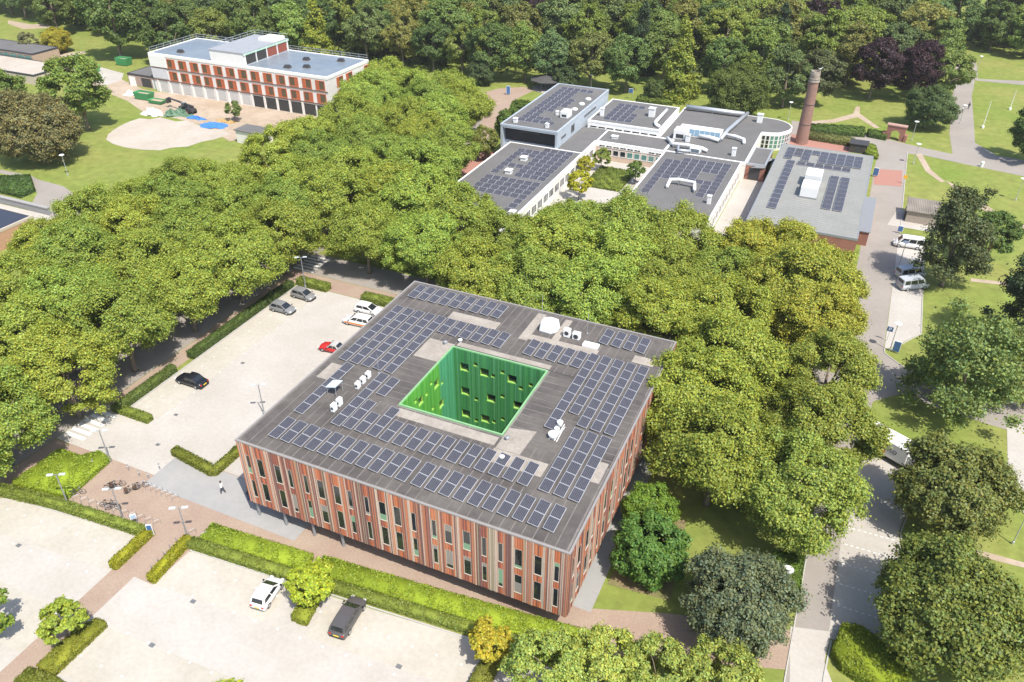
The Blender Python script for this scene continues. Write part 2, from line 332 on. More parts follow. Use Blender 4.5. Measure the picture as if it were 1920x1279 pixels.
wcols = []                                            # (first slat, number of slats)
for i, x in enumerate(wc):
    n_ = 3 if i % 4 in (1, 2) else 2
    wcols.append((max(1, min(130-n_, round(x/SW-n_/2))), n_))
cutcol = {a+k for a, n_ in wcols for k in range(n_)}
BAT = [M('batten_beige',(.56,.45,.36),.75,.08,3), M('batten_plum',(.17,.085,.075),.75,.08,3), M('batten_orange',(.54,.19,.09),.75,.08,3)]
def slat_mesh(name, z0, z1, bm_, u):
    a, b = -SW/2+.006, SW/2-.006; P = [(a,0),(b,0),(b,-.05),(u+.07,-.05),(u+.07,-.085),(u,-.085),(u,-.05),(a,-.05)]
    mb = MB(); n_ = len(P); v = [(x,y,z0) for x,y in P]+[(x,y,z1) for x,y in P]
    mb.add(v, [tuple(range(n_)), tuple(range(n_,2*n_))[::-1]]); mb.m = [0,0]
    for i in range(n_): mb.f.append((i,n_+i,n_+(i+1)%n_,(i+1)%n_)); mb.m.append(1 if i in (3,4,5) else 0); mb.col.append(None)
    return mb.mesh(name, [objm, bm_])
SFS = [slat_mesh('slat', BB, BH-.08, bm_, u) for bm_ in BAT for u in (-.10,.02)]
SPS = [[slat_mesh('spandrel_slat', a, b, bm_, -.03) for a, b in ((BB,3.35),(5.8,6.7),(9.15,BH-.08))] for bm_ in (BAT[2],BAT[1])]
r2 = random.Random(3)
for side in range(2):
    for i in range(132):
        cut = i in cutcol; u = (i+.5)*SW; d = .004+(0 if cut else .02*(i % 3)); col = r2.choice(HOT if cut else PAL)
        for me in (r2.choice(SPS) if cut else [r2.choice(SFS)]):
            o = obj(me.name.split('.')[0], me, off, color=col)
            if side == 0: o.location = (u, -d, 0)
            else: o.location = (BL+d, u, 0); o.rotation_euler.z = R(90)
mb = MB()                                             # the two sides turned away
for i in range(132):
    for side in range(2):
        c_ = r2.choice(PAL); u0, u1 = i*SW+.009, (i+1)*SW-.009
        if side == 0: mb.box(-.07, -.004, u0, u1, BB, BH-.08, 0, c_)
        else: mb.box(u0, u1, BL+.004, BL+.07, BB, BH-.08, 0, c_)
stuff(mb.build('cladding', M('stripe_paint', attr='stripe', var=.1, sc=2, r=.7), off))
mb = MB()                                             # core walls behind the slats, with the court left open
for a in ((0,BL,0,.3),(0,BL,BL-.3,BL),(0,.3,.3,BL-.3),(BL-.3,BL,.3,BL-.3)): mb.box(*a, BB, BH-.1)
mb.build('wall', M('backing', (.12,.08,.06), .9), off)
mb = MB()
for a in ((.3,BL-.3,.3,Y0-.61),(.3,BL-.3,Y1+.61,BL-.3),(.3,X0-.61,Y0-.61,Y1+.61),(X1+.61,BL-.3,Y0-.61,Y1+.61)): mb.box(*a, BB-.12, BB-.002)
mb.build('soffit', M('soffit', (.30,.28,.26), .9), off)
blind = M('green_blind', (.20,.34,.21), .6, .06, 2)
bl2 = M('grey_blind', (.28,.25,.22), .6, .06, 2)
for side in range(2):
    for (a, n_) in wcols:
        for z0, z1 in ((3.35,5.8),(6.7,9.15)):
            face = '-y' if side == 0 else '+x'; pos = -.03 if side == 0 else BL+.03
            u0, u1 = a*SW+.01, (a+n_)*SW-.01
            f = win(off, face, u0, u1, z0, z1, pos, frame=beige, t=.06, proud=.03)
            k = r2.random(); 
            if k < .5:
                h = r2.choice((.45,.8,1.1,1.9)); lo = r2.random() < .45; mt = blind if r2.random() < .5 else bl2
                za, zb = (z0+.06, z0+.06+h*.7) if lo else (z1-.06-h, z1-.06)
                mb = MB()
                if side == 0: mb.box(u0+.06, u1-.06, pos-.02, pos-.013, za, zb)
                else: mb.box(pos+.013, pos+.02, u0+.06, u1-.06, za, zb)
                mb.build('blind', mt, f)
# ground floor, set back under the box
mb = MB()
for a in ((4.5,BL-1.1,4.2,Y0-.61),(4.5,BL-1.1,Y1+.61,BL-3),(4.5,X0-.61,Y0-.61,Y1+.61),(X1+.61,BL-1.1,Y0-.61,Y1+.61)): mb.box(*a, 0, BB-.13)
gf = mb.build('ground_floor_wall', M('ground_wall', (.10,.13,.11), .8), off)
for i in range(9):
    MB().box(5+i*3.2, 5+i*3.2+2.9, 4.17, 4.199, .1, 2.1).build('shopfront_pane', glassg if i in (4,5) else glassd, gf)
gpan = M('green_panel', (.12,.30,.16), .5, .15, 1)
for i in range(12):
    MB().box(BL-1.099, BL-1.06, 4.3+i*2.3, 4.3+i*2.3+2.2, .05, 2.2).build('green_panel', gpan, off)
for i, x in enumerate((.35, 3.9, 7.5, 11.1)):
    MB().tube([(x,.45,0),(x,.45,BB-.12)], .16, 10).build('column', grmet, off, smooth=False)
for y in (8, 15, 22, 29): MB().tube([(.45,y,0),(.45,y,BB-.12)], .16, 10).build('column', grmet, off)
# roof: pale base, bitumen strips, edge trim
mb = MB()
for a in ((.2,BL-.2,.2,Y0),(.2,BL-.2,Y1,BL-.2),(.2,X0,Y0,Y1),(X1,BL-.2,Y0,Y1)): mb.box(*a, BH-.12, BH-.04)
rf = mb.build('roof', seam, off)
def strip(x0,x1,y0,y1):
    k = r2.uniform(.86,1.12); t = r2.random()
    obj('roof_strip', MB().box(x0,x1,y0,y1,BH-.039,BH-.02).mesh('roof_strip', bstrip), rf, color=(.074*k+.012*t,.066*k+.010*t,.061*k+.008*t))
bstrip = M('bitumen_strip', obj=True, var=.2, sc=1.4, c2=(.18,.16,.14), sc2=.2, mix2=.28, r=.8, spec=.3)
i = 0
while i*1.06 < BL-.8:
    a, b = .3+i*1.06, min(.3+i*1.06+.96, BL-.25); i += 1
    m_ = r2.uniform(3.6, 8)
    strip(a, b, .28, m_); strip(a, b, m_+.05, Y0-.35)
    m_ = r2.uniform(Y1+4, BL-3); strip(a, b, Y1+.3, m_); strip(a, b, m_+.05, BL-.28)
i = 0
while Y0+i*1.06 < Y1:
    a, b = Y0-.3+i*1.06, Y0-.3+i*1.06+.96; i += 1
    strip(.3, 6.1, a, b); strip(6.15, X0-.35, a, b); strip(X1+.35, 29.4, a, b); strip(29.45, BL-.3, a, b)
patm = M('roof_gravel', (.36,.32,.27), .95, .2, 2.5, (.27,.235,.20), .5, .45)
for p_ in (rect(8.3,14.9,29.2,30.9), rect(8.6,12.0,20.3,24.3), [(24.1,9.65),(26.7,9.65),(26.9,13.6),(24.1,13.0)], rect(18.2,19.3,28.6,35.0), rect(19.3,27.9,29.0,30.1), rect(21.9,22.8,30.1,35.0), rect(32,34.5,29.5,31.0),
           rect(24.0,29.8,7.6,9.6), rect(.9,2.3,12.2,15.2), rect(33.8,35.1,9,12), rect(12.2,23.8,9.9,11.2), rect(12.2,24,24.2,25.0)):
    MB().prism(p_, BH-.021, BH-.012).build('roof_patch', patm, rf)
mb = MB()
for a in ((-.1,BL+.1,-.1,.12),(-.1,BL+.1,BL-.12,BL+.1),(-.1,.12,.12,BL-.12),(BL-.12,BL+.1,.12,BL-.12)): mb.box(*a, BH-.09, BH+.05)
mb.build('roof_edge', M('roof_trim', (.27,.25,.235), .6, .1, 2), off)
# court: green slatted walls with loose square windows
GR = [(.045,.21,.065),(.055,.24,.07),(.045,.18,.065),(.07,.27,.085),(.055,.22,.09),(.09,.29,.12)]
BLU = [(.07,.30,.14),(.08,.34,.17),(.06,.27,.12)]
YEL = [(.10,.36,.045),(.13,.42,.06),(.08,.32,.045)]
stp = MATS['stripe_paint']
def court_wall(a0, a1, holes, place, cols):
    mb = MB(); n_ = int((a1-a0)/.197); wd = (a1-a0)/n_
    ed = sorted({a0+k*wd for k in range(n_+1)} | {h[0] for h in holes} | {h[1] for h in holes})
    last = None
    for k in range(len(ed)-1):
        u0, u1 = ed[k], ed[k+1]
        if u1-u0 < .004: continue
        um = (u0+u1)/2; col = r2.choice(cols(um)); z = -3.0
        for h in sorted([h for h in holes if h[0] < um < h[1]], key=lambda h: h[2])+[(0,0,BH,BH)]:
            if h[2] > z: place(mb, u0+.006, u1-.006, z, h[2], r2.uniform(0,.03), col)
            z = h[3]
    return mb
def sq(x, z, s): return (x-s/2, x+s/2, z-s/2, z+s/2)
bh = [sq(x,z,1.12) for x,z in ((13.46,8.35),(16.11,8.35),(19.65,8.45),(13.48,4.8),(16.94,4.8),(20.42,4.85),(13.46,1.35),(16.11,1.4))]
bh += [sq(x,z,.52) for x,z in ((14.95,9.17),(17.23,8.2),(18.45,9.13),(20.77,7.56),(22.03,8.37),(14.96,4.06),(18.44,5.61),(14.88,.75),(17.29,1.36),(18.49,2.15))]
lh = [sq(y,z,1.12) for y,z in ((19.32,8.4),(15.68,8.5),(20.19,4.9))]+[sq(y,z,.52) for y,z in ((18.13,9.28),(20.56,7.71),(14.62,9.2),(16.99,8.53),(18.14,5.68))]
court_wall(X0, X1, bh, lambda mb,a,b,c_,d,o,col: mb.box(a,b,Y1-.05-o,Y1,c_,d,0,col), lambda u: GR).build('court_cladding', stp, off)['kind'] = 'stuff'
court_wall(Y0, Y1, lh, lambda mb,a,b,c_,d,o,col: mb.box(X0,X0+.05+o,a,b,c_,d,0,col), lambda u: YEL if u < 20.0 else BLU).build('court_cladding', stp, off)['kind'] = 'stuff'
court_wall(X0, X1, [], lambda mb,a,b,c_,d,o,col: mb.box(a,b,Y0,Y0+.05+o,c_,d,0,col), lambda u: GR).build('court_cladding', stp, off)['kind'] = 'stuff'
court_wall(Y0, Y1, [], lambda mb,a,b,c_,d,o,col: mb.box(X1-.05-o,X1,a,b,c_,d,0,col), lambda u: GR).build('court_cladding', stp, off)['kind'] = 'stuff'
limeg = M('lime_reveal', (.30,.52,.10), .6, .05, 2)
for face, hs in (('y', bh), ('x', lh)):
    for (a, b, c_, d) in hs:
        def bx(mb, u0, u1, z0, z1, d0, d1, m=0):
            if face == 'y': mb.box(u0, u1, Y1+d0, Y1+d1, z0, z1, m)
            else: mb.box(X0-d1, X0-d0, u0, u1, z0, z1, m)
        mb = MB(); bx(mb,a-.06,b+.06,c_-.06,c_-.001,-.07,.30); bx(mb,a-.06,b+.06,d+.001,d+.06,.0,.30); bx(mb,a-.06,a-.001,c_,d,.0,.30); bx(mb,b+.001,b+.06,c_,d,.0,.30)
        f = mb.build('court_window', limeg, off)
        mb = MB(); bx(mb,a,b,c_,d,.26,.29); mb.build('pane', glassd, f)
mb = MB(); 
for a in ((X0-.6,X1+.6,Y0-.6,Y0-.301),(X0-.6,X1+.6,Y1+.301,Y1+.6),(X0-.6,X0-.301,Y0-.3,Y1+.3),(X1+.301,X1+.6,Y0-.3,Y1+.3)): mb.box(*a, -3, BH-.13)
mb.build('court_wall', M('court_core', (.04,.15,.05), .8), off)
mb = MB(); e = .16
for a in ((X0-e,X1+e,Y0-e,Y0+.02),(X0-e,X1+e,Y1-.02,Y1+e),(X0-e,X0+.02,Y0+.02,Y1-.02),(X1-.02,X1+e,Y0+.02,Y1-.02)): mb.box(*a, BH-.05, BH+.12)
mb.build('court_rim', M('court_rim', (.22,.42,.20), .6, .1, 2), off)
MB().box(X0,X1,Y0,Y1,-3.1,-3.0).build('court_floor', M('court_floor', (.10,.16,.06), .9, .3, 1), off)
# panels in rows along y, tilted to +x
def prow(x, y, n):
    for k in range(n): obj('solar_panel', PV_MAIN, off, (x+.52, y+.80+k*1.62, BH-.012))
for k in range(9): prow(1.31+k*1.484, 31.5, 2)
for k in range(5): prow(1.31+k*1.507, 15.98, 8)
for k in range(6): prow(8.80+k*1.465, 25.64, 2)
prow(2.62, 5.95, 6); prow(7.25, 5.9, 6); prow(8.80, 12.1, 2)
prow(8.62, 5.95, 3); prow(10.08, 5.95, 2); prow(11.55, 5.95, 3)
for k in range(11): prow(13.06+k*1.505, 5.8, 2)
for k in range(11): prow(2.68+k*1.476, 1.68-.008*k, 2)
for k in range(10): prow(19.15+k*1.480, 1.56-.006*k, 2)
for k in range(5): prow(20.06+k*1.472, 25.62, 2)
prow(27.35, 14.4, 9); prow(28.82, 17.66, 7); prow(30.30, 16.0, 8); prow(31.78, 15.95, 8); prow(33.24, 15.95, 8)
for k in range(4): prow(27.36+k*1.49, 31.45, 2)
for x in (30.28, 31.76, 33.22): prow(x, 5.8, 6)
# rooftop plant: own things standing on the roof
unit = M('unit_white', (.76,.76,.74), .5, .05, 2)
def ac_unit(label, x, y, z, sx, sy, sz, fan='+x', group=None):
    t = thing('roof_unit', label, 'air conditioner', (x,y,z), group=group)
    MB().box(-sx/2,sx/2,-sy/2,sy/2,.06,sz).build('casing', unit, t, bevel=.03)
    mb = MB(); r_ = min(sy,sz)*.36
    if fan == '-y': mb.tube([(0,-sy/2-.001,sz*.55),(0,-sy/2-.02,sz*.55)], min(sx,sz)*.34, 14)
    else: mb.tube([(sx/2+.001,0,sz*.55),(sx/2+.02,0,sz*.55)], r_, 14)
    mb.build('fan_grille', dkmet, t)
    for sx_ in (-1, 1): MB().box(sx_*sx*.35-.06, sx_*sx*.35+.06, -sy/2, sy/2, 0, .058).build('foot', grmet, t)
    return t
RZ = BH-.02
for i, y in enumerate((14.4, 13.35, 12.35)): ac_unit('white outdoor unit on the office roof, %s of the three beside the mast' % ('farthest','middle','nearest')[i], 6.3, y, RZ, .45, .62, .8, '-y', 'white outdoor units in the row of three')
for i, y in enumerate((8.95, 7.95)): ac_unit('white outdoor unit on the office roof, %s of the pair by the front panels' % ('farther','nearer')[i], 6.25, y, RZ, .45, .68, .95, '-y', 'white outdoor units in the pair')
t = thing('roof_cabin', 'white six-sided plant cabin on the back edge of the office roof', 'roof cabin', (20.9,31.9,RZ))
MB().prism([(-1,-.9),(.5,-1.0),(1.15,-.3),(1.1,.9),(-.2,1.1),(-1.05,.6)], .12, 1.35, top=[(-.85,-.75),(.4,-.85),(.95,-.25),(.9,.75),(-.15,.9),(-.9,.5)]).build('shell', unit, t, bevel=.05)
MB().prism([(-1,-.9),(.5,-1.0),(1.15,-.3),(1.1,.9),(-.2,1.1),(-1.05,.6)], 0, .119).build('plinth', grmet, t)
ac_unit('tall white roof unit with a dark front, beside the six-sided cabin', 23.4, 31.4, RZ, .8, .6, 1.15, '-y')
ac_unit('squat white roof unit right of the tall one on the office roof', 24.6, 31.4, RZ, .9, .7, .9, '-y')
t = thing('skylight', 'flat white rectangular skylight near the back panels of the office roof', 'skylight', (26.7,30.6,RZ))
MB().box(-.95,.95,-.45,.45,0,.3).build('kerb', unit, t); MB().box(-.85,.85,-.36,.36,.301,.36).build('dome', white, t, bevel=.025)
t = thing('roof_canopy', 'tilted pale blue canopy on thin posts at the left side of the office roof', 'canopy', (4.6,10.6,RZ))
MB().add([(-.7,-.7,1.0),(.6,-.7,1.35),(.6,.7,1.35),(-.7,.7,1.0),(-.7,-.7,1.06),(.6,-.7,1.41),(.6,.7,1.41),(-.7,.7,1.06)], [(0,3,2,1),(4,5,6,7),(0,1,5,4),(1,2,6,5),(2,3,7,6),(3,0,4,7)]).build('panel', M('pale_sheet', (.55,.62,.66), .4, .05, 2), t)
for sx in (-.6,.5):
    for sy in (-.6,.6): MB().tube([(sx,sy,0),(sx,sy,1.17+sx*.27)], .03, 6).build('post', galv, t)
t = thing('roof_fans', 'pair of round white extractor fans on a rail at the right of the court', 'extractor fan', (28.75,13.9,RZ))
for x, y, r_ in ((0,-.5,.52),(-.05,1.5,.33)):
    MB().lathe([(r_*.7,.1),(r_*.8,.35),(r_,.42),(r_,.6),(r_*.6,.72),(.05,.75)], 18, (x,y,0)).build('fan_head', unit, t)
MB().lathe([(.28,0),(.28,.5),(.05,.55)], 12, (0,.5,0)).build('duct', unit, t)
MB().tube([(-.3,-.9,.05),(-.3,1.9,.05)], .05, 6).tube([(.3,-.9,.05),(.3,1.9,.05)], .05, 6).tube([(.55,-1,.06),(.62,.2,.5),(.5,1.5,.06)], .05, 6).build('rail', unit, t)
for lab, x, y, h in (('thin lightning rod rising between the three white units and the court', 6.9, 15.6, 2.6),('thin lightning rod left of the six-sided cabin', 19.4, 33.2, 4),('thin lightning rod behind the squat white unit', 25.4, 33.0, 3)):
    t = thing('lightning_rod', lab, 'rod', (x,y,RZ)); MB().lathe([(.15,0),(.15,.1),(.04,.14)], 10).build('foot', grmet, t); MB().tube([(0,0,.14),(0,0,h)], .022, 5).build('mast', galv, t)
for lab, x, y in (('small grey roof vent at the near right corner of the green court', 24.7,11.2),('small white vent pipe left of the far court corner', 12.3,25.0),('grey roof hatch by the left corner of the court', 10.9,23.9),('white vent cap before the right court patch', 25.4,8.4)):
    t = thing('roof_vent', lab, 'vent', (x,y,RZ)); MB().lathe([(.16,0),(.16,.3)], 12).build('pipe', galv, t); MB().lathe([(.26,.301),(.26,.4),(.08,.5)], 12).build('cap', unit if 'white' in lab else grmet, t)

# ------------------------------------------------------------------ the low complex behind the trees
hallm = M('hall_metal', (.50,.55,.60), .45, .06, .8, metal=.25)
hall = thing('sports_hall', 'tall pale blue-grey metal hall with a dark end wall and solar panels on its roof', 'building')
hx0,hx1,hy0,hy1,hh = -21.0,-7.85,108.3,142.4,7.6
MB().box(hx0,hx1,hy0+1.3,hy1,0,hh-.02).build('wall', hallm, hall)
mb = MB(); mb.box(hx0,hx0+.5,hy0,hy0+1.299,0,hh-.02).box(hx1-.5,hx1,hy0,hy0+1.299,0,hh-.02).box(hx0+.5,hx1-.5,hy0,hy0+1.299,hh-.6,hh-.02)
mb.build('portal_frame', hallm, hall)
MB().box(hx0+.55,hx1-.55,hy0+1.26,hy0+1.298,4.0,hh-.62).build('end_panel', M('dark_cladding', (.035,.035,.04), .5, .2, .5), hall)
MB().box(hx0+4,hx0+8.6,hy0+1.2,hy0+1.259,6.0,6.4).build('lettering_board', M('board_dark', (.07,.07,.075), .5), hall)
MB().box(hx0+.3,hx1-.3,hy0+.3,hy1-.3,hh-.019,hh+.02).build('roof', bitug, hall)
mb = MB()
for a in ((hx0-.05,hx1+.05,hy0-.05,hy0+.3),(hx0-.05,hx1+.05,hy1-.3,hy1+.05),(hx0-.05,hx0+.3,hy0+.3,hy1-.3),(hx1-.3,hx1+.05,hy0+.3,hy1-.3)): mb.box(*a,hh-.3,hh+.14)
mb.build('roof_edge', hallm, hall)
for k in range(26): MB().box(hx1+.002,hx1+.03,hy0+.4+k*1.3,hy0+.46+k*1.3,4.0,hh-.32).build('wall_rib', hallm, hall)
win(hall,'+x',116.5,118.6,4.9,6.6,hx1+.03,frame=grmet,bars=1); win(hall,'+x',110.6,113.4,5.4,5.9,hx1+.03,frame=grmet)
win(hall,'+x',125,133,5.9,6.4,hx1+.03,frame=grmet,bars=3)
pv_grid(hall, -17.85, 138.2, 1.67, 2.14, ['11111','111','111','111','1111','1111','1111','111','111','11','11','1111','11111'], hh)
west = thing('west_wing', 'low grey-roofed wing with a white fascia and a big field of solar panels', 'building')
wx0,wx1,wy0,wy1,wh = -18.7,-2.0,66.0,116.6,4.0
box_walls(west,wx0,wx1,wy0,hy0-.06,0,wh,wallw,bitug,para=.1)
MB().box(hx1+.02,wx1,hy0-.059,wy1,0,wh-.02).build('wall', wallw, west); MB().box(hx1+.03,wx1-.35,hy0+.25,wy1,wh-.019,wh+.028).build('roof', bitug, west)
MB().box(wx1-.3,wx1+.04,hy0,wy1,wh-.35,wh+.1).build('roof_edge', white, west)
for k in range(15): win(west,'+x',72+k*2.9,74.3+k*2.9,1.1,2.9,wx1+.01,bars=2,t=.12,glass=glassd)
pv_grid(west, -14.15, 106.0, 1.66, 2.13, ['0001111','1111111','1111111','1001111','1001111','1111111','1001111','1001111'], wh)
pv_grid(west, -14.1, 87.9, 1.66, 2.13, ['1111111','1111111','1111111','1111111','0000001','0000001','0000001','0000001'], wh)
link = thing('link_wing', 'low corridor wing with a row of green-glazed windows facing the planted courtyard', 'building')
box_walls(link,wx1+.05,13.2,116.65,124.4,0,wh,M('peach_wall',(.55,.42,.32),.85,.06,1),bitug,para=.1)
MB().box(wx1+.1,13.15,116.60,116.649,2.9,wh-.36).build('fascia', white, link)
x = -1.2
for k in range(9):
    if k != 6: win(link,'-y',x,x+1.35,2.95,3.4,116.6,bars=1,t=.06,proud=.04)
    win(link,'-y',x,x+1.35,1.2,2.55,116.64,glass=glassg if k > 3 else glassd,t=.1); x += 1.58
MB().box(-7.8,wx1+.04,116.65,124.4,0,wh-.02).build('wall', wallw, link); MB().box(-7.8,wx1+.3,116.66,124.3,wh-.019,wh+.026).build('roof', bitug, link)
inner = thing('raised_block', 'slightly raised white-edged block with a strip of dark clerestory windows and few panels', 'building')
box_walls(inner,-6.75,9.8,124.5,142.2,0,5.6,white,bitug,para=.1)
for k in range(8): win(inner,'-y',-6.2+k*1.98,-4.5+k*1.98,4.15,4.6,124.47,t=.06)
pv_grid(inner, -3.1, 137.8, 1.67, 2.16, ['1111','111','111','1111','1111','1111'], 5.6)
mid = thing('middle_wing', 'low wing with a dense block of solar panels between the courtyard and the yard', 'building')
box_walls(mid,13.25,29.4,84.0,117.0,0,wh,wallw,bitug,para=.1)
for k in range(10): win(mid,'+x',87+k*2.9,88.9+k*2.9,1.0,2.9,29.41,bars=1,t=.12)
pv_grid(mid, 15.65, 112.9, 1.63, 2.1, ['00111111','11111111','11111111','11111001','11111001','11111111','10000011','10000011','10000010','10000000'], wh)
cen = thing('rounded_hall', 'low block with a curved glazed end near the brick chimney and pipes on its roof', 'building')
arc = [(30.0,148.5)]+[(30.0+5.7*math.cos(R(a)),143.2+5.3*math.sin(R(a))) for a in (72,54,36,18,0,-18,-34)]+[(33.6,138.6),(31.8,137.9),(30.0,137.6)]
foot = [(9.85,124.5),(13.2,124.5),(13.2,117.05),(30,117.05)]+arc[::-1]+[(9.85,148.5)]
MB().prism(foot,0,wh-.02).build('wall', wallw, cen)
cx_, cy_ = 24, 134
MB().prism([(x+(cx_-x)*.012,y+(cy_-y)*.012) for x,y in foot],wh-.019,wh+.03).build('roof', bitug, cen)
mb = MB(); n_ = len(foot)
for i in range(n_):
    a, b = Vector((*foot[i],0)), Vector((*foot[(i+1)%n_],0)); d = (b-a).normalized(); q = Vector((d.y,-d.x,0))
    mb.prism([tuple((a+q*.05)[:2]),tuple((b+q*.05)[:2]),tuple((b-q*.22)[:2]),tuple((a-q*.22)[:2])],wh-.55,wh+.06+.003*(i%2))
mb.build('roof_edge', white, cen)
gl = arc[5:]                                          # glazed curve
for i in range(len(gl)-1):
    a, b = Vector((*gl[i],0)), Vector((*gl[i+1],0)); d = b-a; L = d.length; d.normalize(); q = Vector((-d.y,d.x,0)); q = -q if q.dot(Vector((0,-1,0))) < 0 else q
    for k in range(2):
        u0, u1 = L*k/2+.05, L*(k+1)/2-.05
        mb = MB()
        for ua,ub,za,zb in ((u0,u1,.4,.5),(u0,u1,3.3,3.4),(u0,u0+.08,.5,3.3),(u1-.08,u1,.5,3.3),(u0+.08,u1-.08,1.35,1.43),(u0+.08,u1-.08,2.3,2.38)):
            P = [a+d*ua+q*.07,a+d*ub+q*.07,a+d*ub+q*.0,a+d*ua+q*.0]; mb.prism([tuple(p[:2]) for p in P],za,zb)
        f = mb.build('window', white, cen)
        P = [a+d*u0+q*.03,a+d*u1+q*.03,a+d*u1+q*.01,a+d*u0+q*.01]; MB().prism([tuple(p[:2]) for p in P],.5,3.3).build('pane', glassg if i in (2,3) else glassd, f)
low = thing('entrance_block', 'small flat-roofed brick entrance block between the curved glazing and the yard', 'building')
box_walls(low,30.05,33.9,118.5,128.8,0,3.4,brickr,bitug,para=.1,rim=galv)
MB().box(30.8,33.0,118.46,118.499,.1,2.7).build('gate', dkmet, low)
MB().prism([(31.2,117.6),(35.2,122),(35.2,124.6),(33.95,124.6),(33.95,118.4)],2.9,3.05).build('canopy', grmet, low)
east = thing('brick_hall', 'grey-roofed brick hall with a large white air unit, beside the road', 'building')
box_walls(east,35.5,53.6,87.0,129.0,0,5.0,brickr,M('grey_standing_roof',(.245,.245,.225),.7,.08,1.5,(.28,.275,.255),.2,.4),rim=grmet,para=.06,t=.2)
rs = M('roof_rib',(.26,.26,.24),.7,.08,1.5)
for k in range(45):
    MB().box(35.8,53.3,88+k*.9,88.04+k*.9,5.031,5.06).build('roof_rib', rs, east)
for k in range(10): win(east,'+x',90+k*3.3,92.2+k*3.3,1.2,3.6,53.61,bars=1,t=.1)
MB().box(53.62,55.4,96,112,0,2.6).build('porch', brickr, east); MB().box(53.62,55.6,95.8,112.2,2.601,2.75).build('porch_roof', grmet, east)
pv_grid(east, 37.75, 125.35, 1.655, 2.2, ['111111111','111011111','101011111'], 5.03, PV_EAST)
pv_grid(east, 40.7, 117.9, 1.69, 2.1, ['111111'], 5.03)
pv_grid(east, 38.65, 117.7, 1.6, 2.32, ['1']*11, 5.03, PV_EAST); pv_grid(east, 47.5, 112.5, 1.95, 2.08, ['11']*8, 5.03, PV_EAST)
# plant on these roofs
def cap(label, x, y, z, sx, sy, sz):
    t = thing('roof_vent', label, 'vent', (x,y,z)); MB().box(-sx/2,sx/2,-sy/2,sy/2,0,sz).build('casing', unit, t, bevel=.04); MB().box(-sx*.6,sx*.6,-sy*.6,sy*.6,sz+.001,sz+.12).build('cap', unit, t)
for lab,x,y,z,sx,sy,sz in (('white vent box at the near left corner of the tall hall roof',-18.5,110.6,hh,.8,.8,.9),('white vent box at the near right of the tall hall roof',-11.0,110.3,hh,.7,.7,.8),('small round white vent in the middle of the tall hall roof',-12.2,119.2,hh,.6,.6,.8),
    ('white skylight box in the panel field nearer the tall hall',-11.6,99.4,wh,1.2,1.2,.7),('white skylight box in the panel field nearer the trees',-11.5,91.6,wh,1.2,1.2,.7),('white vent at the near edge of the solar field over the trees',-2.9,74.2,wh,1,1,.6),
    ('white capped chimney vent left on the raised block',-4.9,128.8,5.6,.8,.8,1.7),('square white vent tower right of the panels on the raised block',5.6,133.2,5.6,1.3,1.3,1.9),
    ('square white vent tower on the roof of the rounded end',28.2,144.4,wh,1.2,1.0,1.9),('white capped vent beside the low entrance block',27.0,120.0,wh,.8,.8,1.6),('small white vent box on the corridor roof',1.2,119.9,wh,1.3,.9,.5),('white vent at the near right corner of the middle wing',27.7,93.4,wh,.7,.7,1.5),
    ('white cabinet on the link roof left of the crossing pipes',16.2,124.6,wh,.9,.9,1.5)): cap(lab,x,y,z,sx,sy,sz)
for lab,x,y in (('pale oval rooflight farthest back on the tall hall',-9.8,133.0),('pale oval rooflight in the middle of three on the tall hall',-9.9,128.8),('pale oval rooflight nearest the air unit on the tall hall',-10.0,124.4)):
    t = thing('rooflight', lab, 'skylight', (x,y,hh+.02)); MB().lathe([(.7,0),(.7,.2)],16).build('kerb',unit,t); MB().lathe([(.62,.201),(.5,.38),(.1,.48)],16).build('dome',M('milky',(.62,.60,.55),.3,.03),t)
def ahu(label,x,y,z,sx,sy,sz,mid_=True):
    t = thing('air_handler', label, 'air handler', (x,y,z))
    if mid_:
        MB().box(-sx/2,sx/2,-sy/2,-sy*.08,.15,sz*.85).build('casing',unit,t,bevel=.04); MB().box(-sx/2,sx/2,sy*.08,sy/2,.15,sz).build('casing',unit,t,bevel=.04); MB().box(-sx*.46,sx*.46,-sy*.079,sy*.079,.15,sz*.6).build('louvre',dkmet,t)
    else: MB().box(-sx/2,sx/2,-sy/2,sy/2,.15,sz).build('casing',unit,t,bevel=.04); MB().box(-sx*.3,sx*.3,-sy/2-.03,-sy/2-.001,.4,sz*.6).build('louvre',dkmet,t)
    MB().box(-sx*.55,sx*.55,-sy*.52,sy*.52,0,.149).build('plinth',grmet,t)
ahu('big white two-part air handler in the middle of the brick hall roof',43.9,105.8,5.06,2.9,9.5,2.3)
ahu('white air handler on the right half of the tall hall roof',-9.9,118.6,hh+.03,1.8,2.6,1.5,False)
ahu('large white box unit on the link roof before the blue glazed rooflight',14.3,124.0+2.2,wh+.03,2.8,2.8,2.1,False)
def pipe(label, pts, r_, mat=unit):
    t = thing('air_duct', label, 'duct', (pts[0][0],pts[0][1],0)); o = pts[0]
    MB().tube([(p[0]-o[0],p[1]-o[1],p[2]) for p in pts], r_, 12).build('pipe', mat, t, smooth=True)
    for p in pts: MB().box(p[0]-o[0]-.08,p[0]-o[0]+.08,p[1]-o[1]-.3,p[1]-o[1]+.3,(5.63 if p[0] < 9.7 else wh+.03),max(p[2]-r_*.4,(5.64 if p[0] < 9.7 else wh+.04))).build('saddle', grmet, t)
pipe('fat white bent duct on the right of the raised block', [(7.9,137.6,6.2),(7.9,127.8,6.2),(8.4,126.6,6.1),(9.3,126.1,5.9)], .38)
pipe('long silver duct along the back edge of the complex', [(10.6,146.2,4.9),(17,146.4,4.9),(24.3,146.3,4.9)], .5, galv)
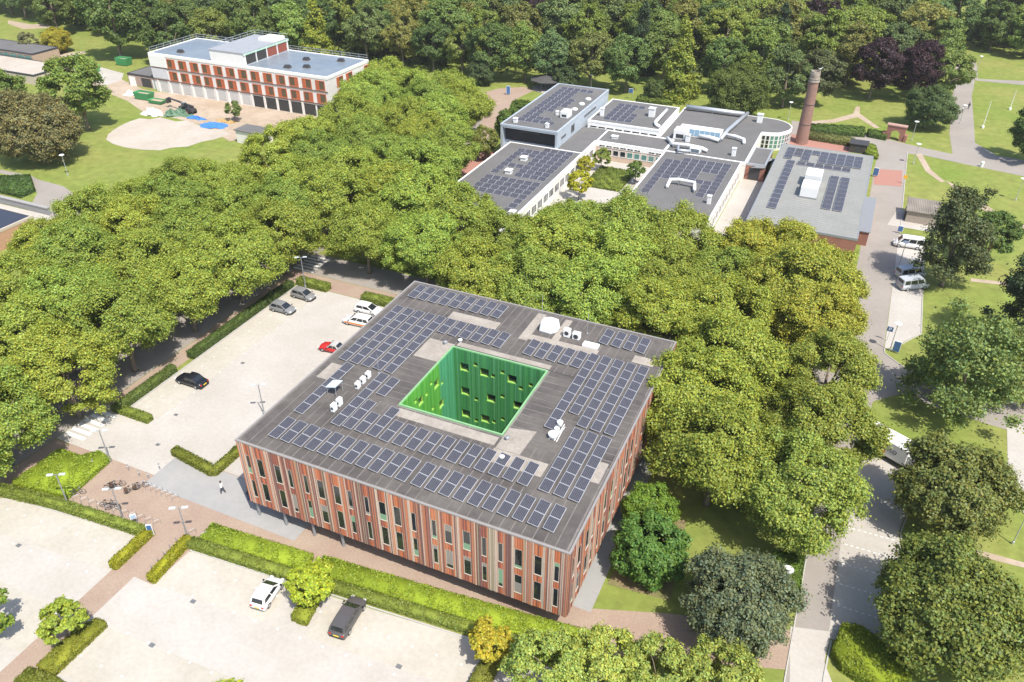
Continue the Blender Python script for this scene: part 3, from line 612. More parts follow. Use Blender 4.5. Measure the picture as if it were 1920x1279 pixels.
pipe('silver duct crossing the roof towards the back edge', [(24.9,147.0,5.0),(24.0,140,5.0),(23.2,132,5.2),(22.8,126.8,4.8)], .42, galv)
pipe('short white bent duct right of the crossing pipe', [(23.4,130.2,4.8),(25.4,130.0,4.8),(27.4,129.0,4.7),(27.7,127.6,4.4)], .35)
pipe('white duct end on the left of the crossing pipe', [(18.0,127.4,4.7),(20.5,127.2,4.7),(22.5,126.4,4.7)], .4)
pipe('white looped duct on the middle wing between its panels', [(18.9,97.0,4.4),(18.9,99.4,5.0),(20.5,99.8,5.1),(23.6,99.4,5.1),(24.1,97.2,4.6)], .33)
pipe('tangle of white ducting over the courtyard corner of the roof', [(12.0,123.2,4.7),(14.4,119.6,4.8),(17.0,119.9,4.9),(20.4,119.6,4.8),(21.6,119.3,4.5)], .36)
pipe('silver elbow duct beside the panels of the middle wing', [(15.6,118.4,4.9),(16.2,116.2,4.8),(18.6,117.2,4.7)], .3, galv)
t = thing('glazed_rooflight', 'long blue-glazed monitor rooflight on the roof of the complex', 'skylight', (17.8,129.8,wh+.03))
mb = MB(); mb.prism([(-4.6,-1.6),(4.6,-1.6),(4.6,1.6),(-4.6,1.6)],0,1.5,top=[(-4.6,-.9),(4.6,-.9),(4.6,1.6),(-4.6,1.6)]); mb.build('upstand', white, t)
for k in range(8):
    x0 = -4.5+k*1.125
    MB().add([(x0+.05,-1.61,.15),(x0+1.08,-1.61,.15),(x0+1.08,-1.02,1.4),(x0+.05,-1.02,1.4),(x0+.05,-1.5,.15),(x0+1.08,-1.5,.15),(x0+1.08,-.9,1.4),(x0+.05,-.9,1.4)],[(0,1,2,3),(4,7,6,5),(0,4,5,1),(1,5,6,2),(2,6,7,3),(3,7,4,0)]).build('pane', glassb, t)
t = thing('condenser', 'dark-fronted box unit amid the white ducts by the middle wing', 'air conditioner', (19.3,118.6,wh+.03))
MB().box(-1.1,1.1,-.8,.8,.1,1.1).build('casing',unit,t,bevel=.03); MB().box(-.9,.9,-.82,-.801,.25,.95).build('coil',M('coil',(.12,.15,.18),.4),t)

# chimney, arch, sheds, pavilion
chx, chy = G(1502,268); 
t = thing('brick_chimney', 'tall round brick chimney leaning over the wood in view, bird on its rim', 'chimney', (chx,chy,0))
chb = bpy.data.materials.new('chimney_brick'); chb.use_nodes = True
n_ = chb.node_tree.nodes; l_ = chb.node_tree.links
tc = n_.new('ShaderNodeTexCoord'); sp = n_.new('ShaderNodeSeparateXYZ'); at = n_.new('ShaderNodeMath'); at.operation = 'ARCTAN2'; cb = n_.new('ShaderNodeCombineXYZ'); ml = n_.new('ShaderNodeMath'); ml.operation = 'MULTIPLY'; ml.inputs[1].default_value = 1.4
br = n_.new('ShaderNodeTexBrick'); br.inputs['Scale'].default_value = 1; br.inputs['Brick Width'].default_value = .5; br.inputs['Row Height'].default_value = .18; br.inputs['Mortar Size'].default_value = .014
br.inputs['Color1'].default_value = (.30,.155,.115,1); br.inputs['Color2'].default_value = (.21,.12,.095,1); br.inputs['Mortar'].default_value = (.24,.19,.16,1)
l_.new(tc.outputs['Object'], sp.inputs[0]); l_.new(sp.outputs[1], at.inputs[0]); l_.new(sp.outputs[0], at.inputs[1]); l_.new(at.outputs[0], ml.inputs[0]); l_.new(ml.outputs[0], cb.inputs[0]); l_.new(sp.outputs[2], cb.inputs[1]); l_.new(cb.outputs[0], br.inputs[0]); l_.new(br.outputs[0], n_['Principled BSDF'].inputs['Base Color']); n_['Principled BSDF'].inputs['Roughness'].default_value = .9
MB().lathe([(1.45,0),(1.42,.6),(1.05,14.0)],28).build('shaft', chb, t)
MB().lathe([(1.22,14.001),(1.22,14.3),(1.08,14.32),(1.08,14.55),(1.18,14.57),(1.18,14.8),(1.04,14.82),(1.08,15.6),(1.0,16.3),(.8,16.3),(.78,14.9)],28).build('crown', M('sooty_brick',(.25,.20,.16),.95,.35,2,(.36,.32,.27),.9,.5), t)
for z in (4.5, 9.0): MB().lathe([(1.33-z*.022+.12,z),(1.33-z*.022+.12,z+.1)],28).build('steel_band', dkmet, t)
b_ = thing('bird', 'white bird perched on the rim of the brick chimney', 'bird', (chx+.75,chy+.3,16.3))
bm_ = MB(); bm_.tube([(-.42,0,.36),(-.3,0,.40),(0,0,.45),(.22,0,.55),(.30,0,.72),(.36,0,.80),(.48,0,.78),(.58,0,.75)],[.02,.07,.14,.11,.05,.065,.03,.008],10); bm_.build('body', white, b_, smooth=True)
for s_ in (-1,1): MB().tube([(0,s_*.05,.36),(.03,s_*.05,0)],.014,5).build('leg', M('beak',(.5,.16,.05),.6), b_)
ax, ay = G(1676,262)
t = thing('brick_gateway', 'small brick garden gateway with a round arch by the road', 'gateway', (ax,ay,0), R(-8))
N = 14; mb = MB(); prof = [(-1.0,0),(-1.0,1.4)]+[(1.0*math.cos(R(180-180*k/N)),1.4+.9*math.sin(R(180*k/N))) for k in range(1,N)]+[(1.0,1.4),(1.0,0),(2.0,0),(2.0,3.3),(-2.0,3.3),(-2.0,0)]
n2 = len(prof); mb.add([(x,-.6,z) for x,z in prof]+[(x,.6,z) for x,z in prof],[tuple(range(n2)),tuple(range(n2,2*n2))[::-1]]+[(i,n2+i,n2+(i+1)%n2,(i+1)%n2) for i in range(n2)]); mb.build('arch', brickr, t)
MB().box(-2.2,2.2,-.75,.75,3.301,3.55).build('coping', M('red_sandstone',(.40,.25,.20),.9,.15,2), t)
for s_ in (-1,1): MB().box(s_*2.05-(.55 if s_<0 else 0),s_*2.05+(.55 if s_>0 else 0),-.8,.8,0,1.5).build('buttress', brickr, t)
sx_, sy_ = G(1725,410)
t = thing('transformer_hut', 'small grey brick hut with a ribbed fibre-cement roof beside the road', 'shed', (sx_,sy_,0))
MB().box(-2.6,2.6,-2.6,2.4,0,2.2).build('wall', M('hut_brick',(.33,.28,.23),.9,.2,3), t)
mb = MB(); mb.add([(-2.9,-2.9,2.2),(2.9,-2.9,2.2),(2.9,2.7,2.75),(-2.9,2.7,2.75),(-2.9,-2.9,2.32),(2.9,-2.9,2.32),(2.9,2.7,2.87),(-2.9,2.7,2.87)],[(0,3,2,1),(4,5,6,7),(0,1,5,4),(1,2,6,5),(2,3,7,6),(3,0,4,7)]); rr = mb.build('roof', M('fibre_cement',(.30,.26,.22),.95,.3,1,(.18,.16,.13),.5,.5), t)
for k in range(19): MB().add([(-2.8+k*.3,-2.88,2.325),(-2.68+k*.3,-2.88,2.325),(-2.68+k*.3,2.68,2.876),(-2.8+k*.3,2.68,2.876),(-2.74+k*.3,-2.88,2.39),(-2.74+k*.3,2.68,2.94)],[(0,4,5,3),(4,1,2,5),(0,1,4),(3,5,2)]).build('roof_rib', MATS['fibre_cement'], rr)
MB().box(-2.9,-2.61,-1.6,.4,0,1.9).build('door', dkmet, t)
sheet('hut_forecourt', [(sx_-5.5,sy_-5.5),(sx_+3,sy_-5.5),(sx_+3,sy_+3),(sx_-4,sy_+3)], .014, lot)
pvx, pvy = G(1017,172)
t = thing('garden_pavilion', 'open octagonal pavilion with a dark low-pitched roof behind the tall hall', 'pavilion', (pvx,pvy+3,0))
MB().lathe([(4.7,2.6),(4.7,2.75),(.25,3.9),(.1,4.1)],8).build('roof', M('dark_shingle',(.075,.072,.07),.85,.2,2), t)
for k in range(8): MB().tube([(4.1*math.cos(k*math.pi/4),4.1*math.sin(k*math.pi/4),0),(4.1*math.cos(k*math.pi/4),4.1*math.sin(k*math.pi/4),2.6)],.12,8).build('post', dkmet, t)
MB().lathe([(4.3,0),(4.3,.15)],8).build('deck', lot, t)
gx_, gy_ = G(1608,283)
t = thing('garden_shed', 'small dark flat-roofed shed on the brick terrace by the chimney', 'shed', (gx_,gy_,0))
MB().box(-1.8,1.8,-1.5,1.5,0,1.9).build('wall', M('dark_timber',(.06,.05,.045),.8,.2,3), t); MB().box(-2,2,-1.7,1.7,1.901,2.05).build('roof', M('dark_felt',(.05,.05,.055),.8,.15,2), t)
MB().box(-.5,.5,-1.53,-1.501,0,1.8).build('door', dkmet, t)

# ------------------------------------------------------------------ building under refurbishment, top left
con = thing('refurbished_building', 'three-storey white building under refurbishment with orange-red window frames and a penthouse', 'building')
qx0,qx1,qy0,qy1,qh = -127.3,-70.4,115.0,133.5,10.0
MB().box(qx0,qx1,qy0+.3,qy1,0,qh-.02).build('wall', M('site_white',(.74,.72,.69),.85,.08,.5,(.62,.58,.54),.2,.35), con)
blue = M('blue_grey_roof',(.17,.205,.245),.35,.12,.4,(.22,.25,.28),.1,.4)
MB().box(qx0+.3,qx1-.3,qy0+.6,qy1-.3,qh-.019,qh+.05).build('roof', blue, con)
mb = MB()
for a in ((qx0-.1,qx1+.1,qy0+.2,qy0+.6),(qx0-.1,qx1+.1,qy1-.3,qy1+.1),(qx0-.1,qx0+.3,qy0+.6,qy1-.3),(qx1-.3,qx1+.1,qy0+.6,qy1-.3)): mb.box(*a,qh-.5,qh+.18)
mb.build('roof_edge', white, con)
ter = M('terracotta_frame',(.50,.13,.05),.6,.12,2); paneb = M('brown_glass',(.11,.085,.05),.3,.2,1)
wr = random.Random(11)
def twin(face,u,z,pos):
    wd, hg = 2.75, 2.35
    def bx(mb,a,b,c_,d,o0,o1,m=0):
        if face=='-y': mb.box(a,b,pos-o1,pos-o0,c_,d,m)
        else: mb.box(pos+o0,pos+o1,a,b,c_,d,m)
    mb = MB(); k = wr.choice((.3,.62,.62,.66,.35)); ud = u+wd*k
    bx(mb,u,u+wd,z,z+.2,0,.12); bx(mb,u,u+wd,z+hg-.18,z+hg,0,.10); bx(mb,u,u+.2,z+.2,z+hg-.18,0,.1); bx(mb,u+wd-.2,u+wd,z+.2,z+hg-.18,0,.1); bx(mb,ud-.12,ud+.12,z+.2,z+hg-.18,0,.1)
    f = mb.build('window', ter, con)
    mb = MB(); a,b = (u+.2,ud-.12) if k > .5 else (ud+.12,u+wd-.2); bx(mb,a,b,z+.2,z+hg-.18,.005,.03); mb.build('pane', paneb, f)
    mb = MB(); a,b = (ud+.12,u+wd-.2) if k > .5 else (u+.2,ud-.12); bx(mb,a,b,z+.2,z+hg-.18,.005,.05); mb.build('shutter', M('terracotta_panel',(.40,.12,.06),.6,.15,2), f)
for k in range(13):
    twin('-y',qx0+5.9+k*3.95,6.75,qy0+.3)
    twin('-y',qx0+5.9+k*3.95,3.55,qy0+.3)
for k in range(4):
    if k != 2: twin('+x',qy0+4.0+k*4.1,6.75,qx1); twin('+x',qy0+4.0+k*4.1,3.55,qx1)
MB().box(qx0+.2,qx1-.2,qy0+.1,qy0+.299,3.2,3.42).build('ledge', M('rust_ledge',(.17,.09,.06),.8), con)
MB().box(qx0+.2,qx1-.2,qy0+.14,qy0+.299,6.38,6.6).build('ledge', MATS['rust_ledge'], con)
MB().box(qx0-.1,qx0+5.5,qy0+.1,qy0+.29,6.7,9.6).build('plastic_sheet', white, con); MB().box(qx0-.05,qx0+5.3,qy0+.12,qy0+.29,3.7,6.2).build('plastic_sheet', M('grey_sheet',(.58,.58,.60),.6,.08,.7), con)
gshut = M('grey_shutter',(.50,.49,.47),.7,.08,2)
for k in range(8): MB().box(qx0+1.9+k*3.95,qx0+4.4+k*3.95,qy0+.24,qy0+.299,.4,2.8).build('shutter_panel', gshut, con)
for k in range(13): MB().box(qx0+1.0+k*3.95,qx0+1.5+k*3.95,qy0+.05,qy0+.299,0,3.19).build('pier', wallw, con)
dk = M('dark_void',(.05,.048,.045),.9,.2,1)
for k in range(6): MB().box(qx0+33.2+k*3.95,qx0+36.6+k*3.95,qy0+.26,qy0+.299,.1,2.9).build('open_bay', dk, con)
pent = thing('penthouse', 'raised roof storey with a white front and open side on the refurbished building', 'roof storey')
MB().box(-106,-95.2,qy0+.35,qy1-.3,qh+.06,12.98).build('wall', M('pent_white',(.76,.75,.73),.8,.06,.6), pent)
MB().box(-106.2,-95.0,qy0+.2,qy1-.1,12.981,13.15).build('roof', M('grey_deck',(.30,.31,.33),.6,.12,.6), pent)
MB().box(-100.5,-95.6,qy1-5.5,qy1-.8,13.151,13.9).build('roof_box', wallw, pent)
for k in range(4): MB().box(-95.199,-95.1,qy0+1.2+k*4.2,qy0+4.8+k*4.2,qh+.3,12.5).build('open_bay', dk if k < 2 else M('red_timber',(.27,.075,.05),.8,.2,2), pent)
for k in range(5): MB().tube([(-95.0,qy0+.8+k*4.2,qh+.06),(-95.0,qy0+.8+k*4.2,12.98)],.1,6).build('post', white, pent)
MB().box(-95.09,-94.95,qy0+.2,qy1-.1,12.55,12.979).build('fascia', M('mint_board',(.42,.60,.48),.7,.15,.6), pent)
def rail(label,pts):
    t = thing('guard_rail', label, 'railing', (*pts[0][:2],0)); o = pts[0]
    for a,b in zip(pts,pts[1:]):
        a, b = Vector(a)-Vector((o[0],o[1],0)), Vector(b)-Vector((o[0],o[1],0)); n_ = max(2,int((b-a).length/2.5))
        for h in (.5,1.1): MB().tube([a+Vector((0,0,h)),b+Vector((0,0,h))],.05,5).build('rail', galv, t)
        for k in range(n_): p = a+(b-a)*k/n_; MB().tube([p,p+Vector((0,0,1.12))],.04,5).build('post', galv, t)
rail('scaffold guard rail round the left back edge of the refurbished roof', [(qx0,qy0+1,qh+.18),(qx0,qy1,qh+.18),(-106.3,qy1,qh+.18)])
rail('scaffold guard rail along the right back edge of the refurbished roof', [(-95,qy1,qh+.18),(qx1,qy1,qh+.18)])
rail('scaffold guard rail round the back of the penthouse', [(-106.1,qy0+4,13.15),(-106.1,qy1-.2,13.15),(-95.1,qy1-.2,13.15)])
for lab,x,y in (('black material pile nearest the front on the blue-grey roof',-84.5,118.6),('black material pile in the middle of the blue-grey roof',-80.3,120.8),('black bin at the back right of the blue-grey roof',-76.0,129.5),('black material pile behind the white post on the blue-grey roof',-84.8,126.8),('dark pallet on the left part of the blue-grey roof',-119.8,119.2)):
    t = thing('roof_material', lab, 'building material', (x,y,qh+.05)); MB().prism([(-.9,-.6),(.9,-.5),(.8,.7),(-.7,.6)],.15,.75,top=[(-.6,-.3),(.7,-.4),(.5,.5),(-.5,.3)]).build('bundle', dkmet, t); MB().box(-.9,.9,-.6,.6,0,.149).build('pallet', soil, t)
an = thing('annex', 'low brick annex with a flat grey roof left of the refurbished building', 'building')
box_walls(an,-138.5,-127.5,116.5,126,0,3.2,M('annex_brick',(.36,.27,.22),.9,.15,2),bitug,para=.08,rim=dkmet)
MB().box(-138.0,-135.9,116.3,116.499,0,2.4).build('door', white, an); MB().box(-133.6,-130.2,116.44,116.499,.2,2.5).build('garage_door', dkmet, an); MB().box(-129.6,-128.2,116.4,116.499,0,2.3).build('door', white, an)

# site things
grn = M('skip_green',(.06,.26,.10),.55,.1,2); brg = M('skip_bright',(.13,.50,.16),.5,.08,2)
def skip(label,px_,L,W_,H_,mat,rz=0):
    x,y = G(*px_); t = thing('skip', label, 'skip', (x,y,0), rz)
    bt = rect(-L*.40,L*.40,-W_*.42,W_*.42); tp = rect(-L/2,L/2,-W_/2,W_/2)
    mb = MB(); n_ = 4; v = [(a,b,.15) for a,b in bt]+[(a,b,H_) for a,b in tp]+[(a*.93,b*.93,H_) for a,b in tp]+[(a*.93,b*.93,.3) for a,b in bt]
    f = [(3,2,1,0)]+[(i,(i+1)%4,4+(i+1)%4,4+i) for i in range(4)]+[(4+i,4+(i+1)%4,8+(i+1)%4,8+i) for i in range(4)]+[(8+i,8+(i+1)%4,12+(i+1)%4,12+i) for i in range(4)]+[(12,13,14,15)]
    mb.add(v,f); mb.build('tub', mat, t)
    for k in range(5):
        u = -L*.4+k*L*.2; MB().box(u-.05,u+.05,-W_/2-.04,-W_/2+.06,.4,H_-.02).build('rib', mat, t)
    for s_ in (-1,1): MB().box(-L*.4,L*.4,s_*W_*.3-.08,s_*W_*.3+.08,0,.149).build('runner', dkmet, t)
    MB().prism([(a*.9,b*.9) for a,b in tp],H_*.7,H_*.72).build('load', dirt, t)
skip('bright green skip on the pale track left of the annex',(169,135),6.0,2.8,1.9,brg,R(10)); skip('dark green closed skip behind the annex',(234,122),4.4,2.6,2.2,grn,R(5))
skip('green skip on bare earth before the refurbished building',(272,186),5.2,2.4,1.9,grn,R(2)); skip('low green skip right of the larger green one',(296,194),4.6,2.2,1.0,grn,R(2))
def heap(name,label,cat,px_,sx,sy,h,mat,seed,rz=0):
    x,y = G(*px_); r_ = np.random.RandomState(seed); n_ = 18; k = 6; v = [(0,0,h)]; f = []
    for i in range(1,k+1):
        for j in range(n_):
            q = i/k; a = 2*math.pi*j/n_; rr_ = q*(1+.18*r_.randn()*(q>.4)); v.append((sx*rr_*math.cos(a),sy*rr_*math.sin(a),max(0.0,h*(1-q**1.6)*(1+.3*r_.randn()) if i<k else 0)))
    f += [(0,1+j,1+(j+1)%n_) for j in range(n_)]
    for i in range(k-1): f += [(1+i*n_+j,1+(i+1)*n_+j,1+(i+1)*n_+(j+1)%n_,1+i*n_+(j+1)%n_) for j in range(n_)]
    return tag(MB().add(v,f).build(name,mat,loc=(x,y,.03),rz=rz),label,cat)
btarp = M('blue_tarp',(.06,.20,.50),.4,.2,.8); gtarp = M('olive_tarp',(.11,.19,.12),.6,.2,.8)
heap('tarpaulin','crumpled blue tarpaulin nearest the trees on the building site','tarpaulin',(402,236),3.6,2.0,.6,btarp,1); heap('tarpaulin','smaller blue tarpaulin strip behind the larger one','tarpaulin',(368,222),2.6,1.0,.5,btarp,2)
heap('tarpaulin','green netting thrown over a heap by the telehandler','netting',(340,214),3.2,2.0,1.2,gtarp,3); heap('tarpaulin','dark green sheet draped left of the netting heap','tarpaulin',(322,216),1.9,1.8,1.4,gtarp,4)
heap('material_sack','large white bags heaped at the edge of the sand patch','sacks',(286,214),3.2,1.7,1.3,M('bag_white',(.70,.70,.68),.7,.06,1),5); heap('material_sack','small white bags on the track left of the green skips','sacks',(246,178),2.0,1.2,1.0,MATS['bag_white'],6)
heap('timber_pile','loose yellow timber beside the blue tarpaulin','timber',(425,228),3.0,1.2,.4,M('raw_timber',(.45,.30,.12),.8,.2,2),7)
def wheel(t,x,y,z,r_,w_,rim=grmet,side=1):
    mb = MB(); mb.tube([(x,y-w_/2,z),(x,y-w_/2+.03,z),(x,y+w_/2-.03,z),(x,y+w_/2,z)],[r_*.93,r_,r_,r_*.93],18); o = mb.build('wheel', rubber, t)
    MB().tube([(x,y+side*(w_/2+.002),z),(x,y+side*(w_/2+.03),z)],[r_*.62,r_*.5],12).build('rim', rim, o)
tx,ty = G(352,212); t = thing('telehandler', 'dark telehandler with its boom stretched out to the left on the building site', 'telehandler', (tx,ty,0), R(170))
for x in (-1.6,1.6):
    for s_ in (-1,1): wheel(t,x,s_*1.05,.65,.65,.45,M('rim_red',(.35,.06,.04),.6),s_)
MB().box(-2.4,2.3,-.75,.75,.7,1.5).build('chassis', dkmet, t, bevel=.06); MB().prism([(-.6,.05),(.9,.05),(.9,.95),(-.6,.95)],1.501,2.7,top=[(-.4,.1),(.6,.1),(.6,.85),(-.4,.85)]).build('cab', glassd, t)
MB().box(-.42,.62,.08,.88,2.701,2.8).build('cab_roof', grmet, t); MB().tube([(-2.3,-.35,1.9),(2.4,-.35,2.2),(7.5,-.35,2.5)],[.28,.26,.2],8).build('boom', dkmet, t); MB().box(7.4,7.7,-1,.3,1.2,2.5).build('fork_carriage', dkmet, t)
for s_ in (-.9,.2): MB().box(7.7,8.9,s_-.06,s_+.06,1.2,1.3).build('fork', dkmet, t)

# buildings cut by the left edge of the photo
lf = thing('glazed_pavilion', 'long low pavilion with a glazed side at the upper left edge', 'building')
lx1, ly0 = G(62,128)
box_walls(lf,lx1-40,lx1+1.5,ly0,ly0+9,0,4.2,M('pav_brick',(.42,.30,.22),.9,.12,2),bitug,para=.1,rim=dkmet)
for k in range(10): win(lf,'-y',lx1-30+k*3.1,lx1-27.2+k*3.1,.5,3.6,ly0-.01,frame=dkmet,glass=glassg,bars=1)
box_walls(lf,lx1-30,lx1+16,ly0-12,ly0-.5,0,2.6,M('pav_low',(.50,.42,.34),.9,.1,2),sand,para=.12,rim=dkmet)
ll = thing('terrace_building', 'low brick building with a dark blue flat roof at the left edge', 'building')
ex,ey = G(62,405,3.4)
box_walls(ll,ex-30,ex,ey-14,ey,0,3.4,M('orange_brick',(.46,.27,.17),.9,.12,2),M('dark_blue_roof',(.035,.04,.06),.4,.15,1),para=.12,rim=beige)
ex2,ey2 = G(90,390,1.4); wl = thing('garden_wall', 'grey garden wall behind the dark blue roof at the left edge', 'wall', (ex2,ey2,0))
MB().box(-30,0,-.25,.25,0,1.35).build('wall', grmet, wl); MB().box(-30.1,.1,-.4,.4,1.351,1.5).build('coping', apron, wl)
sheet('terrace', [(ex-30,ey+.3),(ex+8,ey+.3),(ex2,ey2-.4),(ex2-30,ey2-.4)], .03, lot)
sh_x, sh_y = G(478,243,3); t = thing('flat_roofed_shed', 'small pale flat-roofed shed half hidden in the tree tops by the site', 'shed', (sh_x,sh_y,0))
MB().box(-4,3,-2,2,0,2.9).build('wall', wallw, t); MB().box(-4.3,3.3,-2.3,2.3,2.901,3.05).build('roof', bitug, t)

# ------------------------------------------------------------------ vegetation
def leaf_mesh(name, cen, nor, size, rng, mat, vlo=.62, vhi=1.38, warm=.18, bodies=None):
    """one four-cornered leaf per point; per-leaf tint in the attribute leafv"""
    n_ = len(cen); nor = nor/np.maximum(np.linalg.norm(nor, axis=1, keepdims=True), 1e-6)
    t = rng.normal(size=(n_,3)); t -= nor*(t*nor).sum(1, keepdims=True); t /= np.linalg.norm(t, axis=1, keepdims=True); b = np.cross(nor, t)
    s_ = (size*rng.uniform(.65,1.35,n_))[:,None]
    q = np.stack([cen+t*s_*.62, cen+b*s_*.42+nor*s_*.10, cen-t*s_*.62, cen-b*s_*.42+nor*s_*.10], 1).reshape(-1,3)
    v0 = np.zeros((0,3)); f0 = []
    me = bpy.data.meshes.new(name)
    if bodies: v0 = np.array(bodies.v, float); f0 = bodies.f
    nb = len(v0); nf = len(f0); lt = [len(f) for f in f0]
    me.vertices.add(nb+4*n_); me.vertices.foreach_set('co', np.concatenate([v0,q]).ravel())
    tot0 = sum(lt); me.loops.add(tot0+4*n_)
    me.loops.foreach_set('vertex_index', np.concatenate([np.array([i for f in f0 for i in f], int), np.arange(4*n_)+nb]).astype(np.int32))
    me.polygons.add(nf+n_)
    st = np.concatenate([np.cumsum([0]+lt[:-1]) if nf else np.zeros(0,int), tot0+4*np.arange(n_)]).astype(np.int32)
    me.polygons.foreach_set('loop_start', st)
    me.materials.append(mat)
    if bodies: me.materials.append(bodies.mat); me.polygons.foreach_set('material_index', np.concatenate([np.ones(nf,np.int32), np.zeros(n_,np.int32)]))
    a = me.attributes.new('leafv','FLOAT_VECTOR','FACE'); k = rng.uniform(vlo,vhi,n_); wv = rng.uniform(-warm,warm,n_)
    col = np.stack([k*(1+wv), k, k*(1-wv*1.5)],1); me.attributes['leafv'].data.foreach_set('vector', np.concatenate([np.ones((nf,3)), col]).astype(np.float32).ravel())
    me.update(calc_edges=True); me.validate(); return me

LEAF = leafmat('leaf', .28); LEAFD = leafmat('leaf_dark', .24, .02); NEEDLE = leafmat('needle', .14, .02)
def crown_mesh(seed, Rr, zb, zt, nclump, nleaf, leaf, shape='round', mat=LEAF, clump=.27, jit=.55, up=.55, low=.5):
    rng = np.random.RandomState(seed); H_ = zt-zb
    if shape == 'cone':
        h = rng.uniform(0,1,nclump)**1.15; a = rng.uniform(0,2*np.pi,nclump); rr = Rr*(1-h)**.8*rng.uniform(.55,1,nclump)
        cc = np.stack([rr*np.cos(a), rr*np.sin(a), zb+h*H_*.96],1); cr = Rr*clump*(.45+.75*(1-h))*rng.uniform(.75,1.2,nclump)
    elif shape == 'layer':
        lev = rng.randint(0,5,nclump); a = rng.uniform(0,2*np.pi,nclump); rr = Rr*np.sqrt(rng.uniform(.05,1,nclump))*(1-.12*lev)
        cc = np.stack([rr*np.cos(a), rr*np.sin(a), zb+H_*(.1+.2*lev)+rng.normal(0,.06*H_,nclump)],1); cr = Rr*clump*rng.uniform(.7,1.2,nclump)
    else:                                              # limbs carry big lobes, lobes carry sprays of leaves
        nl = max(12, nclump//14); ns = nclump//nl+1
        ii = np.arange(nl); zz = 1-(1+low)*(ii+.5)/nl; zz = zz*.97+rng.normal(0,.08,nl); ph = ii*2.39996+rng.normal(0,.35,nl); rr = np.sqrt(np.maximum(0,1-np.clip(zz,-1,1)**2))
        d = np.stack([rr*np.cos(ph),rr*np.sin(ph),zz],1); f = rng.uniform(.72,1.06,nl)
        lc = d*f[:,None]*np.array([Rr*.64,Rr*.64,H_*.34]); lc[:,2] += zb+H_*.46; lr = Rr*rng.uniform(.30,.46,nl)
        e = rng.normal(size=(nl,ns,3)); e /= np.linalg.norm(e,axis=2,keepdims=True); o_ = d[:,None,:]; dot = (e*o_).sum(2,keepdims=True); e = np.where(dot < -.15, e-2*dot*o_, e)
        cc = (lc[:,None,:]+e*np.array([1,1,.8])*(lr[:,None]*rng.uniform(.62,1.05,(nl,ns)))[:,:,None]).reshape(-1,3)
        cr = (lr[:,None]*rng.uniform(.20,.40,(nl,ns))).reshape(-1); nclump = len(cc)
    per = rng.choice(nclump, nleaf, p=cr**2/np.sum(cr**2))
    dd = rng.normal(size=(nleaf,3)); out = cc[per]-np.array([0,0,zb+H_*.36]); out /= np.maximum(np.linalg.norm(out,axis=1,keepdims=True),1e-6)
    k = .50
    pos = cc[per]+dd*np.array([1,1,.7])*(cr[per]*k)[:,None]
    nor = dd*.30+out*.45+np.array([0,0,up])+rng.normal(size=(nleaf,3))*jit
    pos[:,2] = np.maximum(pos[:,2], .15)
    return leaf_mesh('crown', pos, nor, leaf, rng, mat), cc, cr
def trunk_mesh(seed, r_, zb, zt, cc, nl=7):
    rng = random.Random(seed); mb = MB(); top = zb+(zt-zb)*.55
    mb.tube([(0,0,0),(0,0,.4),(.1*r_,0,zb),(.3*r_,.2*r_,top)], [r_*1.35,r_,r_*.8,r_*.35], 9)
    for i in rng.sample(range(len(cc)), min(nl,len(cc))):
        c_ = Vector(cc[i]); z = rng.uniform(zb*.75, top*.85); m_ = Vector((c_.x*.45,c_.y*.45,z+(c_.z-z)*.6))
        mb.tube([(0,0,z),m_,c_], [r_*.45,r_*.26,r_*.07], 6)
    return mb.mesh('trunk', bark, True)
def proto(seed, Rr, zb, zt, nclump, nleaf, leaf, tr=.3, **k):
    m_, cc, cr = crown_mesh(seed, Rr, zb, zt, nclump, nleaf, leaf, **k); return (m_, trunk_mesh(seed, tr, zb, zt, cc))
PLANE = [proto(11+i, 7.0, 2.4, 14.0, 210, 80000, .215, .34, jit=.60, low=.72) for i in range(5)]
BROAD = [proto(31+i, 6.6, 1.6, 17.5, 220, 36000, .36, .4, mat=LEAFD, jit=.60, low=.85) for i in range(6)]
OAK = [proto(51+i, 6.4, 1.0, 10.8, 340, 66000, .235, .35, mat=LEAFD, jit=.60, low=.85) for i in range(3)]
LIME = [proto(57+i, 3.9, .8, 8.2, 120, 26000, .20, .16, jit=.62) for i in range(2)]
CONE = [proto(61, 4.6, .8, 20.0, 110, 20000, .42, .35, shape='cone', mat=LEAFD, clump=.30)]
PINE = [proto(71+i, 5.6, 3.6, 15.5, 85, 26000, .28, .32, shape='layer', mat=NEEDLE, clump=.21, jit=.9) for i in range(2)]
AIRY = [proto(81, 7.8, 1.8, 12.5, 120, 28000, .27, .26, shape='layer', clump=.15, jit=.9)]
YOUNG = [proto(91+i, 2.1, .7, 5.6, 130, 9000, .19, .09, low=.8) for i in range(2)]
SHRUB = [proto(95, 1.5, .1, 2.0, 22, 3000, .22, .06, clump=.36)]
BUSH = [proto(97, 3.4, .1, 6.2, 330, 52000, .20, .12, mat=LEAFD, low=.95)]
TREES = []
def tree(kind, name, label, cat, x, y, s, col, group=None, sz=None, rz=None, gain=1.0):
    me, tm = kind[rnd.randrange(len(kind))]; rz = rnd.uniform(0,6.28) if rz is None else rz
    t = thing(name, label, cat, (x,y,0), rz, group); t.scale = (s,s,sz or s)
    obj('trunk', tm, t); obj('crown', me, t, color=tuple(min(.9,c*gain) for c in col)); TREES.append(t); return t
def vary(c, a=.15): k = rnd.uniform(1-a,1+a); h = rnd.uniform(-a,a)*.6; return (c[0]*k*(1+h), c[1]*k, c[2]*k*(1-h))
PG = (.285,.350,.056); DG = (.140,.195,.046); MG = (.085,.125,.028); OG = (.070,.090,.022); LG = (.165,.225,.035); YG = (.190,.205,.028)
